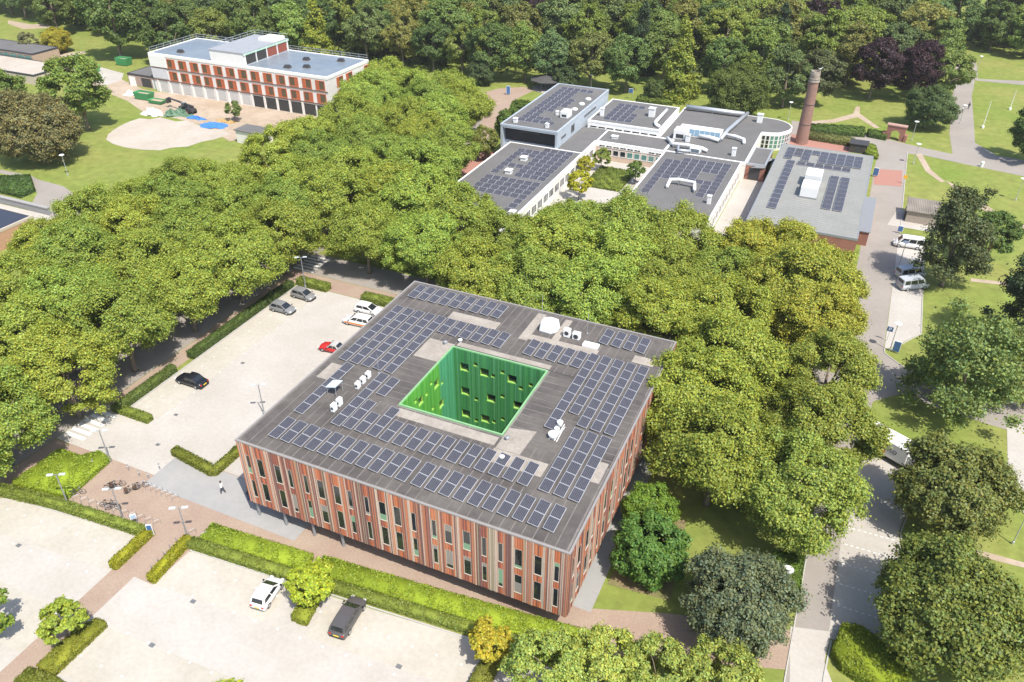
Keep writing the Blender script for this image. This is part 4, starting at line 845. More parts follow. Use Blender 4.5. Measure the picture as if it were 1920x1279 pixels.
# plane trees: rows named by what they run along, counted from the near end
def row(pts, lab, grp, col=PG, kind=PLANE, s=1.0):
    for i, (x, y) in enumerate(pts):
        tree(kind, 'plane_tree', lab % ORD[i], 'tree', x+rnd.uniform(-.8,.8), y+rnd.uniform(-.8,.8), s*rnd.uniform(.92,1.08), vary(col), grp)
row([(-31.5,-15+i*10.1) for i in range(7)], 'plane tree beside the left car park, %s from the near end of that row', 'plane trees along the left car park')
row([(-42,-14+i*10.3) for i in range(7)], 'light green plane tree, %s from near in the second row left of the car park', 'second row of plane trees on the left')
row([(-53,6+i*10.3) for i in range(6)], 'light green plane tree, %s from near in the third row left of the car park', 'third row of plane trees on the left', s=.95)
row([(-61,28+i*9.5) for i in range(4)], 'plane tree, %s from near in the outermost left row beside the mown lawn', 'outermost plane trees on the left', s=.85)
row([(-40,63),(-50,70),(-43,75),(-52,82),(-42,88),(-50,95),(-40,100),(-50,106),(-33,104),(-42,113),(-57,112),(-34,115),(-50,120),(-59,124),(-41,123)], 'plane tree between the building site and the tall hall, %s from near', 'plane trees before the building site')
row([(-37,53.5),(-30,59),(-32,70),(-23,66),(-32,82),(-23,78),(-31,93),(-24,90)], 'plane tree left of the tall hall and its solar wing, %s from near', 'plane trees left of the hall')
row([(-18.5,51.5),(-7,51),(3.5,46.5),(13,46),(22,46),(31,46)], 'plane tree just behind the office roof, %s from the left', 'plane trees behind the office')
row([(-15,64),(-6,61),(3,57),(12,57),(21.5,57),(31,57),(40,49)], 'plane tree in the second row behind the office, %s from the left', 'second row of plane trees behind the office')
row([(12,66),(20,67.5),(29,67),(37,60)], 'plane tree in the row before the solar wings, %s from the left', 'plane trees before the wings')
AUT = (.320,.340,.050)
row([(38,69),(45,70),(49.5,63),(50,54),(47,60)], 'yellowing maple at the end of the yard near the brick hall, %s from the left', 'yellowing maples by the brick hall', AUT)
row([(43.6,21.5),(40.8,29.5),(40.8,39.5)], 'big plane tree against the right wall of the office, %s from near', 'plane trees at the right wall of the office', s=.98)
row([(52.2,20.5),(53.0,30.5),(52.8,42)], 'tree with orange-tinged leaves beside the right-hand road, %s from near', 'orange-tinged trees by the road', (.275,.315,.052), PLANE, .92)
# single trees
for kind,name,lab,x,y,s,col in (
    (OAK,'evergreen_oak','grey-green round-headed tree before the right corner of the office',49.4,6.4,.86,(.105,.125,.062)),
    (OAK,'round_tree','dark green broad tree beside the right-hand bays, nearest the bottom edge',66.5,12.4,1.02,(.120,.145,.030)),
    (OAK,'round_tree','dark green tree right of the half-hidden truck',66.8,29.0,1.0,(.130,.145,.036)),
    (AIRY,'airy_tree','loose pale green tree with open branches over the right-hand junction',68.6,50.5,1.02,(.135,.180,.050)),
    (AIRY,'airy_tree','loose olive tree above the pale one near the right edge',77,58,.75,(.14,.165,.05)),
    (PINE,'pine_tree','dark pine leaning beside the two silver vans',67.5,86,1.0,(.070,.085,.032)),
    (PINE,'pine_tree','dark pine cut by the right edge below the brown path',77,70,.95,(.040,.060,.022)),
    (BROAD,'round_tree','green tree right of the pine beside the small hut',74,97,.62,(.085,.130,.03)),
    (BROAD,'broad_tree','dark oak at the right edge beside the road bend',84.5,154,.78,(.060,.095,.022)),
    (BROAD,'broad_tree','big bright green tree standing left on the mown lawn',-118,84,1.15,(.135,.185,.034)),
    (BROAD,'broad_tree','green tree behind the brown-leaved one at the left edge',-132,73,1.05,(.11,.155,.032)),
    (OAK,'copper_tree','brownish-leaved tree on the lawn at the left edge',-109.5,65,1.40,(.145,.132,.050)),
    (YOUNG,'young_tree','yellow-green young tree on the island beside the white hatchback',12.9,-6.8,1.12,(.25,.30,.025)),
    (YOUNG,'young_tree','golden young tree at the right end of the lower lot',30.6,-5.4,1.0,(.30,.26,.025)),
    (YOUNG,'young_tree','bright young tree beside the brick path in the lower left lots',-5.0,-19.2,1.0,(.22,.27,.035)),
    (YOUNG,'young_tree','young tree cut by the bottom edge under the lower lot',13.8,-19.5,1.0,(.27,.32,.04)),
    (YOUNG,'young_tree','small tree cut by the left edge of the lower left lot',-11.3,-22.0,1.2,(.15,.21,.03)),
    (CONE,'golden_cypress','tall golden-green conifer behind the refurbished building',-103,156,1.0,(.190,.215,.028)),
    (CONE,'golden_cypress','tall golden-green conifer on the back lawn before the wood',3.2,168.5,1.08,(.165,.195,.028)),
    (OAK,'round_tree','round dark green tree left of the chimney, before the wood',20.5,158,1.25,(.085,.110,.022)),
    (BROAD,'grey_tree','grey-green tree directly behind the brick chimney',36.5,176,.95,(.085,.098,.038)),
    (BROAD,'copper_beech','dark purple beech right of the chimney, the left one',50,190,1.05,(.048,.026,.030)),
    (BROAD,'copper_beech','dark purple beech right of the chimney, the right one',60.5,192,1.0,(.052,.026,.032)),
    (OAK,'round_tree','bushy green tree behind the brick gateway',64,170,1.0,(.075,.11,.035)),
    (YOUNG,'courtyard_tree','yellow-green tree in the courtyard nearest the corridor windows',1.5,110.5,1.0,(.17,.21,.04)),
    (YOUNG,'courtyard_tree','yellow tree left in the courtyard',-.2,105.5,.95,(.26,.25,.02)),
    (YOUNG,'courtyard_tree','green tree right in the courtyard against the middle wing',10.2,106.5,1.0,(.10,.15,.03)),
    (YOUNG,'courtyard_tree','bright yellow tree at the near end of the courtyard',2.5,94,1.25,(.30,.30,.02)),
    (BUSH,'laurel_bush','tall dark green bush on the lawn at the right wall of the office',40.3,10.0,1.12,(.070,.135,.024)),
    (BUSH,'laurel_bush','bright green bush with yellow tips behind the tall dark one',39.2,15.8,.9,(.11,.18,.022)),
    (BROAD,'small_tree','olive tree left of the dark end wall of the tall hall',-23.5,106,.5,(.14,.15,.03)),
    (BUSH,'large_bush','big green bush along the left side of the tall hall',-25,122,1.1,(.085,.13,.025)),
    (BUSH,'large_bush','big green bush farther along the left side of the tall hall',-25.5,130,1.05,(.085,.13,.025)),
    (YOUNG,'young_tree','thin young tree at the edge of the building site',-90.5,103.5,1.05,(.12,.16,.04)),
    (YOUNG,'young_tree','pale bare young tree on the upper left lawn',-190,127,1.5,(.16,.16,.07)),
    (BROAD,'broad_tree','broad green tree before the wood left of the refurbished building, the largest there',-163,137,1.5,(.085,.125,.030)),
    (BROAD,'broad_tree','green tree hanging over the annex left of the refurbished building',-143,138,1.05,(.085,.125,.032)),
    (BROAD,'broad_tree','green tree behind the yellow one at the upper left',-176,158,1.15,(.09,.12,.035)),
    (BUSH,'large_bush','dark shrub mass left of the plaza below the wood',-50,158,1.2,(.06,.085,.03)),
    (BUSH,'large_bush','dark shrub mass right of the octagonal pavilion',-27,163,1.2,(.06,.085,.03)),
    (BUSH,'large_bush','green shrub below the golden conifer',-2,165,.9,(.08,.11,.03)),
    (OAK,'yellow_tree','yellow tree at the upper left lawn',-186,134,.72,(.27,.24,.025))):
    tree(kind,name,lab,'bush' if 'bush' in name else 'tree',x,y,s,col,gain=1.0 if 'beech' in name else 1.4)
for i,(x,y) in enumerate(((40.3,-4.6),(45.0,-3.8),(49.6,-1.9),(36.5,-6.8))):
    tree(LIME,'lime_tree','light green tree along the bottom edge before the grey-green one, %s' % ('second from left','third from left','the rightmost','the leftmost')[i],'tree',x,y,.95,vary((.33,.38,.075)),'light green trees along the bottom edge')
# the wood along the top of the photo
front = [(-205,150),(-190,158),(-176,166),(-160,160),(-147,150),(-135,147),(-122,151),(-113,158),(-92,165),(-80,166),(-69,165),(-59,164),(-49,162),(-40,166),(-31,165),(-21,167),(-11,168),(-4,180),(13,178),(22,182),(30,172),(43,200),(72-8,204),(70-2,196)]
front += [(82,262),(92,256),(103,252),(114,250)]
WOODC = [DG,(.180,.225,.050),(.125,.178,.046),(.205,.215,.056),(.140,.195,.066),(.215,.275,.054)]
TONE = ['deep green','mid green','dark green','olive green','blue-green','fresh green']
for i,(x,y) in enumerate(front):
    k = i*5 % 6; tree(BROAD,'wood_tree','%s tree in the front row of the wood, %s from the left' % (TONE[k],ORD[i]),'tree',x,y,rnd.uniform(.85,1.12),vary(WOODC[k]),'front row of the wood')
pts = []
wr = random.Random(5); tries = 0
while len(pts) < 230 and tries < 30000:
    tries += 1
    y = wr.uniform(150,330); x = wr.uniform(-300,170)
    u,v = PX(x,y,14)
    if not (-160 < u < 2080 and -70 < v < 100): continue
    # keep clear of lawns, the road and what is already there
    fy = np.interp(x,[-300,-215,-150,-110,-70,-30,0,25,45,66,72,120],[172,160,158,162,170,178,190,186,204,208,268,262])
    if y < fy: continue
    if 66 < x < 82 and y < 262: continue
    if any((x-a)**2+(y-b)**2 < 60 for a,b in pts) or any((x-t.location.x)**2+(y-t.location.y)**2 < 42 for t in TREES): continue
    pts.append((x,y))
spec = {}
for i,(x,y) in enumerate(pts):
    k = wr.randrange(6); r_ = wr.random()
    u = PX(x,y,14)[0]; where = ['at the upper left corner','above the refurbished building','above the plaza','above the tall hall','above the rounded roof','above the chimney','above the purple beeches','above the far road'][int(np.searchsorted([230,640,900,1120,1330,1560,1760],u))]
    tone, col, kind, nm, sc = ((('purple-brown',(.050,.030,.032),BROAD,'wood_tree',1.05) if r_ < .05 else ('dark pointed',(.055,.085,.036),CONE,'wood_conifer',.95) if r_ < .13 else ('bright',(.185,.240,.042),BROAD,'wood_tree',1.05) if r_ < .26 else (TONE[k],vary(WOODC[k]),BROAD,'wood_tree',1.1)))
    tree(kind,nm,'%s %s in the back of the wood, %s' % (tone,'conifer' if kind is CONE else 'tree',where),'tree',x,y,sc*wr.uniform(.9,1.12),col,'%s trees of the wood %s' % (tone,where))
# undergrowth that closes the foot of the wood
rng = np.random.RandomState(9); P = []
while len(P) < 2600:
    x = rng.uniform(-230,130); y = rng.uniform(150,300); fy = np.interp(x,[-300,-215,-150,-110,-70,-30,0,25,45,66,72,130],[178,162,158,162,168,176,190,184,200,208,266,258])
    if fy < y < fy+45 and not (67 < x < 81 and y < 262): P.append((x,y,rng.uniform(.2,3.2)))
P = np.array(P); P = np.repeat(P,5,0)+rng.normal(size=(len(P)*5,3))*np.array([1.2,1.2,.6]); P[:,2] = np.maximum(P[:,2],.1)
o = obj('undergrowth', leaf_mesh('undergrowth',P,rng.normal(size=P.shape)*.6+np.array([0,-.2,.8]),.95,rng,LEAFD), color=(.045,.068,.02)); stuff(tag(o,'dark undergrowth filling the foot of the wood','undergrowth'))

# hedges and clipped beds
class _B: pass
hbody = {}
def hedge(label, pts, h, col, name='hedge', dens=120, leaf=.155, seed=0, cat='hedge'):
    rng = np.random.RandomState(seed+len(label)); pts = [tuple(p) for p in pts]; n_ = len(pts)
    cx = sum(p[0] for p in pts)/n_; cy = sum(p[1] for p in pts)/n_
    key = 'hedge_body'
    m_ = M(key, obj=True, r=.95, var=.18, sc=5, spec=.05)
    b = MB(); b.prism([(p[0]-cx,p[1]-cy) for p in pts], 0, h*.93); b.mat = m_
    xs = [p[0]-cx for p in pts]; ys = [p[1]-cy for p in pts]
    def inside(x,y):
        c_ = np.zeros(len(x),bool); j = n_-1
        for i in range(n_):
            k = ((ys[i]>y)!=(ys[j]>y)); d = ys[j]-ys[i]; d = d if abs(d) > 1e-9 else 1e-9
            c_ ^= k & (x < (xs[j]-xs[i])*(y-ys[i])/d+xs[i]); j = i
        return c_
    A = (max(xs)-min(xs))*(max(ys)-min(ys)); N = int(A*dens); x = rng.uniform(min(xs),max(xs),N); y = rng.uniform(min(ys),max(ys),N); k = inside(x,y); x,y = x[k],y[k]
    bumpz = .09*np.sin(x*1.3+seed)*np.cos(y*1.9)+.06*np.sin(x*3.1+y*2.3)
    C_ = [np.stack([x,y,h*.95+bumpz+rng.normal(0,.05,len(x))],1)]; N_ = [np.tile([0,0,1.],(len(x),1))]
    for i in range(n_):
        a = np.array((xs[i],ys[i])); c_ = np.array((xs[(i+1)%n_],ys[(i+1)%n_])); L = np.linalg.norm(c_-a); q = int(L*h*dens*1.1)
        if q < 1: continue
        u = rng.uniform(0,1,q); p = a+(c_-a)*u[:,None]; no = np.array((c_[1]-a[1],-(c_[0]-a[0])))/L; area = sum(xs[k]*ys[(k+1)%n_]-xs[(k+1)%n_]*ys[k] for k in range(n_)); no = no*np.sign(area)
        C_.append(np.column_stack([p+no*rng.uniform(0,.12,q)[:,None], rng.uniform(.05,h,q)])); N_.append(np.tile([no[0],no[1],.4],(q,1)))
    Cc = np.concatenate(C_); Nn = np.concatenate(N_)+rng.normal(size=(len(Cc),3))*.55
    o = obj(name, leaf_mesh(name,Cc,Nn,leaf,rng,LEAF,.72,1.22,.12,bodies=b), loc=(cx,cy,0), color=col)
    return tag(o,label,cat)
BG = (.245,.320,.030); HG = (.195,.240,.042); HY = (.275,.275,.022)
bed = dict(name='clipped_bed', cat='clipped bed')
hedge('bright green clipped bed left of the bicycle stands',[(-27.6,-7.4),(-20.3,-6.4),(-20.9,.1),(-22.9,.4),(-24.3,-1.1),(-27.4,-1.2)],.7,BG,**bed)
hedge('bright green clipped bed before the left half of the office',[(-2.7,-5.2),(9.7,-4.2),(9.2,-2.2),(-2.9,-3.1)],.75,BG,**bed)
hedge('long bright green clipped bed before the right half of the office',[(10.6,-3.9),(24,-2.9),(38.4,-1.6),(38.8,.9),(33,.2),(24,-.7),(10.4,-1.9)],.75,BG,**bed)
hedge('low hedge under the left clipped bed before the office',[(-3.4,-6.4),(9.5,-5.5),(9.4,-4.6),(-3.4,-5.4)],.8,HG)
hedge('low hedge under the long clipped bed before the office',[(10.7,-5.2),(38,-2.8),(38,-1.9),(10.6,-4.3)],.8,HG)
hedge('long clipped hedge along the top of the lower left lot',[(-28,-9.2),(-20.2,-8.1),(-8.6,-7.2),(-8.6,-6.4),(-20.2,-7.2),(-28,-8.2)],1.0,HG)
hedge('yellow-green hedge left of the brick path',[(-8.5,-11.5),(-7.7,-11.5),(-7.8,-6.4),(-8.55,-6.4)],1.0,HY)
hedge('yellow-green hedge right of the brick path',[(-3.8,-11.2),(-3.0,-11.2),(-3.45,-5.6),(-4.2,-5.6)],1.0,HY)
hedge('dark clipped hedge along the left car park before the near trees',[(-28.0,7.0),(-26.9,7.0),(-26.9,17.0),(-28.0,17.0)],1.0,(.115,.155,.035))
hedge('short hedge returning from the zebra crossing into the left car park',[(-26.85,7.0),(-22.2,7.0),(-22.2,7.9),(-26.85,7.9)],.9,HG)
hedge('dark hedge along the left car park beyond the black car',[(-28.0,20.2),(-26.9,20.2),(-26.9,42.5),(-28.0,42.5)],1.1,(.085,.125,.030))
hedge('clipped hedge behind the farther grey hatchback',[(-26.8,43.1),(-21.2,43.1),(-21.2,44.5),(-26.8,44.5)],1.1,HG)
hedge('clipped hedge behind the white car by the office roof',[(-14.6,43.1),(-9,43.1),(-9,44.6),(-14.6,44.6)],1.1,HG)
hedge('bent hedge at the near end of the left car park',[(-15.1,3.8),(-8.7,2.9),(-8.0,3.3),(-7.9,9.0),(-8.8,9.0),(-8.8,3.9),(-15.1,4.7)],.9,(.18,.20,.03))
hedge('clump of greenery at the left corner of the office',[(-3.0,2.6),(-1.2,2.6),(-1.2,4.4),(-3.0,4.4)],.9,HG)
hedge('green shrubs under the young tree beside the white hatchback',[(11.9,-9.2),(13.5,-9.1),(12.7,-5.2),(11.3,-5.3)],.8,(.21,.24,.03))
hedge('shrub strip under the golden young tree',[(29.9,-10.5),(31.6,-10.5),(31.5,-4.4),(30.1,-4.5)],.8,(.19,.20,.035))
hedge('shrub strip under the young tree by the brick path',[(-5.2,-22.5),(-3.4,-22.5),(-3.3,-16.8),(-4.4,-16.8),(-5.2,-18.5)],.8,(.22,.23,.03))
hedge('clipped hedge along the bottom edge of the lower lot',[(-5.6,-24.4),(8,-24.2),(8,-23.2),(-3.4,-22.7),(-5.6,-23.0)],.9,(.18,.20,.03))
hedge('dark green hedge block beside the right-hand road',[(51.6,10.2),(54.6,11.2),(54.4,17.0),(51.6,16.5)],1.9,(.110,.175,.025))
hedge('big bright rounded hedge block at the lower right',[(58.3,7.6),(59.2,6.4),(62,5.4),(64.6,7.2),(64.4,9.0),(60.4,11.2),(58.8,10.9)],1.2,(.195,.245,.022))
hedge('low shrub hedge along the far road left of the brick gateway',[G(*p) for p in ((1520,240),(1618,246),(1620,258),(1520,250))],1.2,(.09,.14,.03),dens=25,leaf=.3)
hedge('low shrub hedge right beside the brick gateway',[G(*p) for p in ((1626,250),(1662,256),(1660,264),(1628,258))],1.2,(.09,.14,.03),dens=25,leaf=.3)
hedge('clipped hedge between chimney terrace and far road',[G(*p) for p in ((1515,255),(1600,268),(1598,276),(1513,262))],1.3,(.15,.16,.05),dens=30,leaf=.25)
hedge('bright hedge clump at the corner of the brick hall by the road',[G(*p) for p in ((1612,270),(1640,280),(1645,300),(1622,292))],1.0,(.17,.22,.03),dens=30,leaf=.25)
hedge('dark shrub bed at the left edge behind the garden wall',[G(*p) for p in ((0,338),(58,335),(66,360),(40,372),(0,362))],1.0,(.07,.12,.03),dens=25,leaf=.3)
hedge('shrub border behind the raised block by the back lawn',[G(*p) for p in ((1195,186),(1260,192),(1260,198),(1195,192))],1.0,(.12,.16,.03),dens=25,leaf=.3)
hedge('flower and shrub bed in the courtyard of the complex',[(1,101),(8.5,101),(8.5,112),(1,112)],.5,(.15,.19,.035),dens=25,leaf=.3)

# ------------------------------------------------------------------ vehicles
lampr = M('tail_red',(.45,.02,.015),.3,0); lampw = M('lamp_clear',(.65,.66,.66),.15,0,spec=.8); platey = M('plate_yellow',(.75,.55,.05),.5,0)
trimb = M('black_trim',(.02,.02,.022),.5,0); rimm = M('alloy',(.45,.46,.47),.3,0,metal=.6)
def car(name,label,cat,front,rear,kind,col,L=None,W=1.74,H=1.48,roofcol=None,band=None,zr=.4):
    fx,fy = G(*front,zr); rx,ry = G(*rear,zr); a = math.atan2(fy-ry,fx-rx); cx,cy = (fx+rx)/2,(fy+ry)/2
    L = L or math.hypot(fx-rx,fy-ry); t = thing(name,label,cat,(cx,cy,.03),a); h = L/2; w2 = W/2
    P = dict(hatch=(.20,.44,.11,.02,.60,.80),sedan=(.30,.46,.30,.15,.60,.78),estate=(.22,.42,.09,.02,.60,.78),van=(.13,.26,.02,.005,.52,.62),coupe=(.33,.48,.32,.14,.60,.78))[kind]
    wb,rf_,rr_,rb,bl,_ = P; belt = H*bl; xa,xb,xc,xd = h-wb*L,h-rf_*L,-h+rr_*L,-h+rb*L
    hood = belt*(.86 if kind != 'van' else .80)
    st = [(h,.30,.50,.60),(h-.08,.24,hood*.80,.82),(h-.035*L-.14,.22,hood*.93,.93),(h-wb*L*.55,.20,hood*1.0,1.0),(xa,.20,belt,1.0),(0,.20,belt,1.0),(xd+.06*L,.20,belt,1.0),(xd-.001 if kind in('sedan','coupe') else -h+.10,.21,belt*.99,.97),(-h+.05,.24,belt*(.93 if kind in ('sedan','coupe') else .96),.90),(-h,.32,belt*.62,.80)]
    mb = MB(); v = []; n_ = 10
    for x,zb,zt,k in st:
        y = w2*k; v += [(x,-y*.86,zb),(x,-y,zb+.12),(x,-y,zt*.62),(x,-y*.965,zt*.93),(x,-y*.86,zt),(x,y*.86,zt),(x,y*.965,zt*.93),(x,y,zt*.62),(x,y,zb+.12),(x,y*.86,zb)]
    f = [tuple(range(n_))[::-1],tuple(range((len(st)-1)*n_,len(st)*n_))]
    for i in range(len(st)-1): f += [(i*n_+k,i*n_+(k+1)%n_,(i+1)*n_+(k+1)%n_,(i+1)*n_+k) for k in range(n_)]
    mb.add(v,[q[::-1] for q in f]); body = mb.build('body',objgloss,t,smooth=True,color=col)
    bm = bmesh.new(); bm.from_mesh(body.data); bmesh.ops.recalc_face_normals(bm,faces=bm.faces); bm.to_mesh(body.data); bm.free()
    yb,yt = w2*.90,w2*(.79 if kind != 'van' else .86); z0,z1 = belt-.03,H
    mb = MB(); xm = (xb+xc)/2
    vv = [(xa,-yb,z0),(xa,yb,z0),(xd,yb,z0),(xd,-yb,z0),(xb,-yt,z1-.05),(xb,yt,z1-.05),(xm,yt,z1),(xc,yt,z1-.05),(xc,-yt,z1-.05),(xm,-yt,z1)]
    mb.add(vv,[(0,1,5,4),(2,3,8,7),(1,2,7,6,5),(3,0,4,9,8),(4,5,6,9),(9,6,7,8),(0,3,2,1)]); cab = mb.build('cabin',objgloss,t,color=roofcol or col,bevel=.05)
    def glass(nm,pts,o=.014):
        A = [Vector(p) for p in pts]; nn = (A[1]-A[0]).cross(A[2]-A[0]).normalized(); ce = sum(A,Vector())/len(A); 
        if nn.dot(ce-Vector((0,0,belt*.8))) < 0: nn = -nn
        n4 = len(A); MB().add([p+nn*o for p in A]+[p-nn*.02 for p in A],[tuple(range(n4)),tuple(range(n4,2*n4))[::-1]]+[(i,(i+1)%n4,n4+(i+1)%n4,n4+i) for i in range(n4)]).build(nm,glassd,t)
    def mixp(a,b,k): return tuple(a[i]+(b[i]-a[i])*k for i in range(3))
    def quad(A,B,C_,D,u0,u1,v0,v1): return [mixp(mixp(A,B,u0),mixp(D,C_,u0),v0),mixp(mixp(A,B,u1),mixp(D,C_,u1),v0),mixp(mixp(A,B,u1),mixp(D,C_,u1),v1),mixp(mixp(A,B,u0),mixp(D,C_,u0),v1)]
    glass('windscreen',quad(vv[0],vv[1],vv[5],vv[4],.07,.93,.12,.93)); glass('rear_window',quad(vv[3],vv[2],vv[7],vv[8],.10,.90,.25 if kind!='van' else .3,.90))
    for s_,(A,B,C_,D) in ((1,(vv[2],vv[1],vv[5],vv[7])),(-1,(vv[3],vv[0],vv[4],vv[8]))):
        for u0,u1 in ([(.08,.47),(.52,.90)] if kind in ('sedan','coupe') else [(.07,.30),(.33,.62),(.66,.92)] if kind in ('estate','van') else [(.10,.48),(.53,.91)]): glass('side_window',quad(A,B,C_,D,u0,u1,.14,.86))
    r_ = .31 if kind != 'van' else .34
    for x in (h-.19*L,-h+.20*L):
        for s_ in (-1,1): wheel(t,x,s_*(w2-.09),r_,r_,.2,rimm,s_)
    for s_ in (-1,1):
        MB().box(h-.30,h-.015,s_*w2*.70-.16,s_*w2*.70+.16,hood*.72,hood*.88).build('headlight',lampw,t,bevel=.02)
        MB().box(-h-.004,-h+.10,s_*w2*.72-.13,s_*w2*.72+.13,belt*.66,belt*.90).build('tail_light',lampr,t,bevel=.02)
        MB().box(xa-.28,xa-.12,s_*(w2+.09)-.09,s_*(w2+.09)+.09,belt+.0,belt+.13).build('wing_mirror',trimb,t,bevel=.02)
    MB().box(h-.01,h+.025,-.55,.55,.30,.46).build('grille',trimb,t); MB().box(-h-.03,-h+.01,-.27,.27,belt*.58,belt*.58+.12).build('number_plate',platey,t)
    if band:
        for s_ in (-1,1): MB().box(-h+.25,h-.5,s_*w2*1.0-.012+s_*.008,s_*w2*1.0+.012+s_*.008,.42,.66).build('side_band',M('orange_band',(.75,.22,.03),.4,0),t)
    return t
WH = (.72,.72,.70)
car('car','white hatchback parked beside the yellow-green young tree','car',(517,1092),(487,1135),'hatch',WH,L=3.75,W=1.70)
car('car','dark grey estate car parked nose to the long clipped bed','car',(670,1130),(636,1186),'estate',(.085,.080,.080),L=4.6,W=1.78)
car('car','black saloon parked nose in the hedge of the left car park','car',(336,707),(384,722),'sedan',(.012,.013,.018),L=4.5,W=1.78)
car('car','grey hatchback in the left car park, the nearer of two','car',(551,585),(511,574),'hatch',(.20,.205,.21),L=4.0,W=1.7)
car('car','grey hatchback before the clipped hedge, the farther of two','car',(588,560),(551,549),'hatch',(.21,.205,.20),L=4.0,W=1.7)
car('car','white hatchback farthest along the office wall in the left car park','car',(712,587),(670,577),'hatch',WH,L=4.2)
car('car','white car with an orange side band next to the office roof edge','car',(645,598),(700,610),'estate',WH,L=4.7,H=1.62,band=True)
car('car','red car with a grey fabric roof half hidden by the office roof','car',(602,648),(648,658),'coupe',(.50,.025,.022),L=4.1,H=1.36,roofcol=(.45,.43,.40))
car('van','white minibus parked alone above the two silver vans','van',(1676,455),(1729,463),'van',WH,L=4.9,W=1.9,H=1.95)
car('van','silver minibus under the pine, the farther of two','van',(1732,512),(1680,518),'van',(.42,.45,.48),L=4.9,W=1.9,H=1.95)
car('van','silver minibus under the pine, the nearer of two','van',(1736,533),(1686,538),'van',(.45,.47,.49),L=4.9,W=1.9,H=1.95)
# truck half hidden under the trees
kx,ky = G(1662,858); t = thing('box_truck','white box truck with dark lettering half hidden under the trees by the road','truck',(kx+.6,ky,.03),R(-28))
MB().box(-3.4,1.9,-1.15,1.15,.75,2.95).build('box_body',white,t,bevel=.06); MB().prism([(1.95,-1.0),(3.5,-1.0),(3.5,1.0),(1.95,1.0)],.5,2.2,top=[(1.95,-.9),(2.9,-.9),(2.9,.9),(1.95,.9)]).build('cab',objgloss,t,color=WH,bevel=.05)
MB().add([(3.45,-.85,1.35),(3.45,.85,1.35),(3.04,.8,2.08),(3.04,-.8,2.08)],[(0,1,2,3)]).build('windscreen',glassd,t)
for x in (2.6,-2.2):
    for s_ in (-1,1): wheel(t,x,s_*.98,.42,.42,.28,rimm,s_)
MB().box(-3.3,3.0,-.8,.8,.45,.749).build('chassis',dkmet,t)
MB().box(-1.9,-.6,-1.175,-1.151,1.0,1.5).build('orange_panel',M('logo_orange',(.80,.24,.03),.5,0),t)
cu = bpy.data.curves.new('lettering','FONT'); cu.body = 'asito'; cu.size = 1.1; cu.extrude = .006; cu.align_x = 'CENTER'
lo_ = bpy.data.objects.new('lettering',cu); C.objects.link(lo_); lo_.parent = t; lo_.location = (-.3,-1.17,1.65); lo_.rotation_euler = (R(90),0,0); lo_.name = 'lettering_curve'; cu.materials.append(M('letter_grey',(.10,.10,.16),.6,0))
MB().box(3.05,3.2,1.0,1.25,1.5,1.95).build('wing_mirror',trimb,t)
def text_to_mesh(o, name):
    dg = bpy.context.evaluated_depsgraph_get(); me = bpy.data.meshes.new_from_object(o.evaluated_get(dg)); n_ = obj(name, me, o.parent, tuple(o.location)); n_.rotation_euler = o.rotation_euler; bpy.data.objects.remove(o); return n_
text_to_mesh(lo_, 'lettering')

# ------------------------------------------------------------------ lamps, signs, bicycles, people
def twin_lamp(label,px_,h=4.6,rz=0):
    x,y = G(*px_); t = thing('lamp_post',label,'street lamp',(x,y,0),rz,'twin-headed lamp posts')
    MB().lathe([(.16,0),(.16,.5),(.10,.55)],10).build('base',grmet,t); MB().tube([(0,0,.55),(0,0,h)],[.085,.055],8).build('pole',grmet,t)
    for s_ in (-1,1):
        MB().tube([(0,0,h-.05),(s_*.35,0,h)],.03,6).build('arm',grmet,t); MB().box(s_*.62-.32,s_*.62+.32,-.16,.16,h-.04,h+.06).build('lamp_head',M('lamp_pale',(.50,.55,.58),.4,.05),t,bevel=.02)
for lab,p,rz in (('twin-headed lamp beside the clipped bed left of the bicycle stands',(130,950),R(30)),('twin-headed lamp among the bicycles',(232,977),R(30)),('twin-headed lamp at the corner of the two hedges by the brick path',(354,1013),R(30)),
    ('twin-headed lamp at the entrance of the left car park',(207,866),R(30)),('twin-headed lamp close to the left wall of the office',(496,778),R(30)),('twin-headed lamp behind the grey hatchbacks by the far zebra',(573,540),R(30))): twin_lamp(lab,p,4.7 if p[1] > 700 else 5.5,rz)
def disc_lamp(label,px_,h=4.5):
    x,y = G(*px_); t = thing('lamp_post',label,'street lamp',(x,y,0),0,'disc lamps along the paths')
    MB().lathe([(.13,0),(.13,.4),(.08,.45)],10).build('base',galv,t); MB().tube([(0,0,.45),(0,0,h)],[.07,.05],8).build('pole',galv,t)
    MB().lathe([(.10,h-.25),(.12,h),(.50,h+.02),(.50,h+.08),(.2,h+.16)],18).build('lamp_head',white,t)
for lab,p in (('white disc lamp beside the blue map board by the van bays',(1668,658)),('white disc lamp on the lawn at the right edge',(1898,1020)),('white disc lamp standing in the hedge block by the right-hand road',(1461,1128)),('white disc lamp beside the brick gateway',(1709,264)),
    ('white disc lamp at the start of the path over the right lawn',(1712,308)),('white disc lamp by the two people on the far road',(1799,232)),('white disc lamp at the far road fork before the wood',(1831,135)),('white disc lamp right of the rounded end, before the wood',(1477,226)),
    ('white disc lamp behind the tall hall',(1108,172)),('white disc lamp on the back lawn under the golden conifer',(1270,186)),('white disc lamp on the lawn left of the sand patch',(128,330)),('white disc lamp on the lawn right of the hut',(1904,376)),('thin lamp rising beside the farther silver van',(1685,500))): disc_lamp(lab,p)
bsg = M('sign_blue',(.06,.14,.30),.4,.05,3)
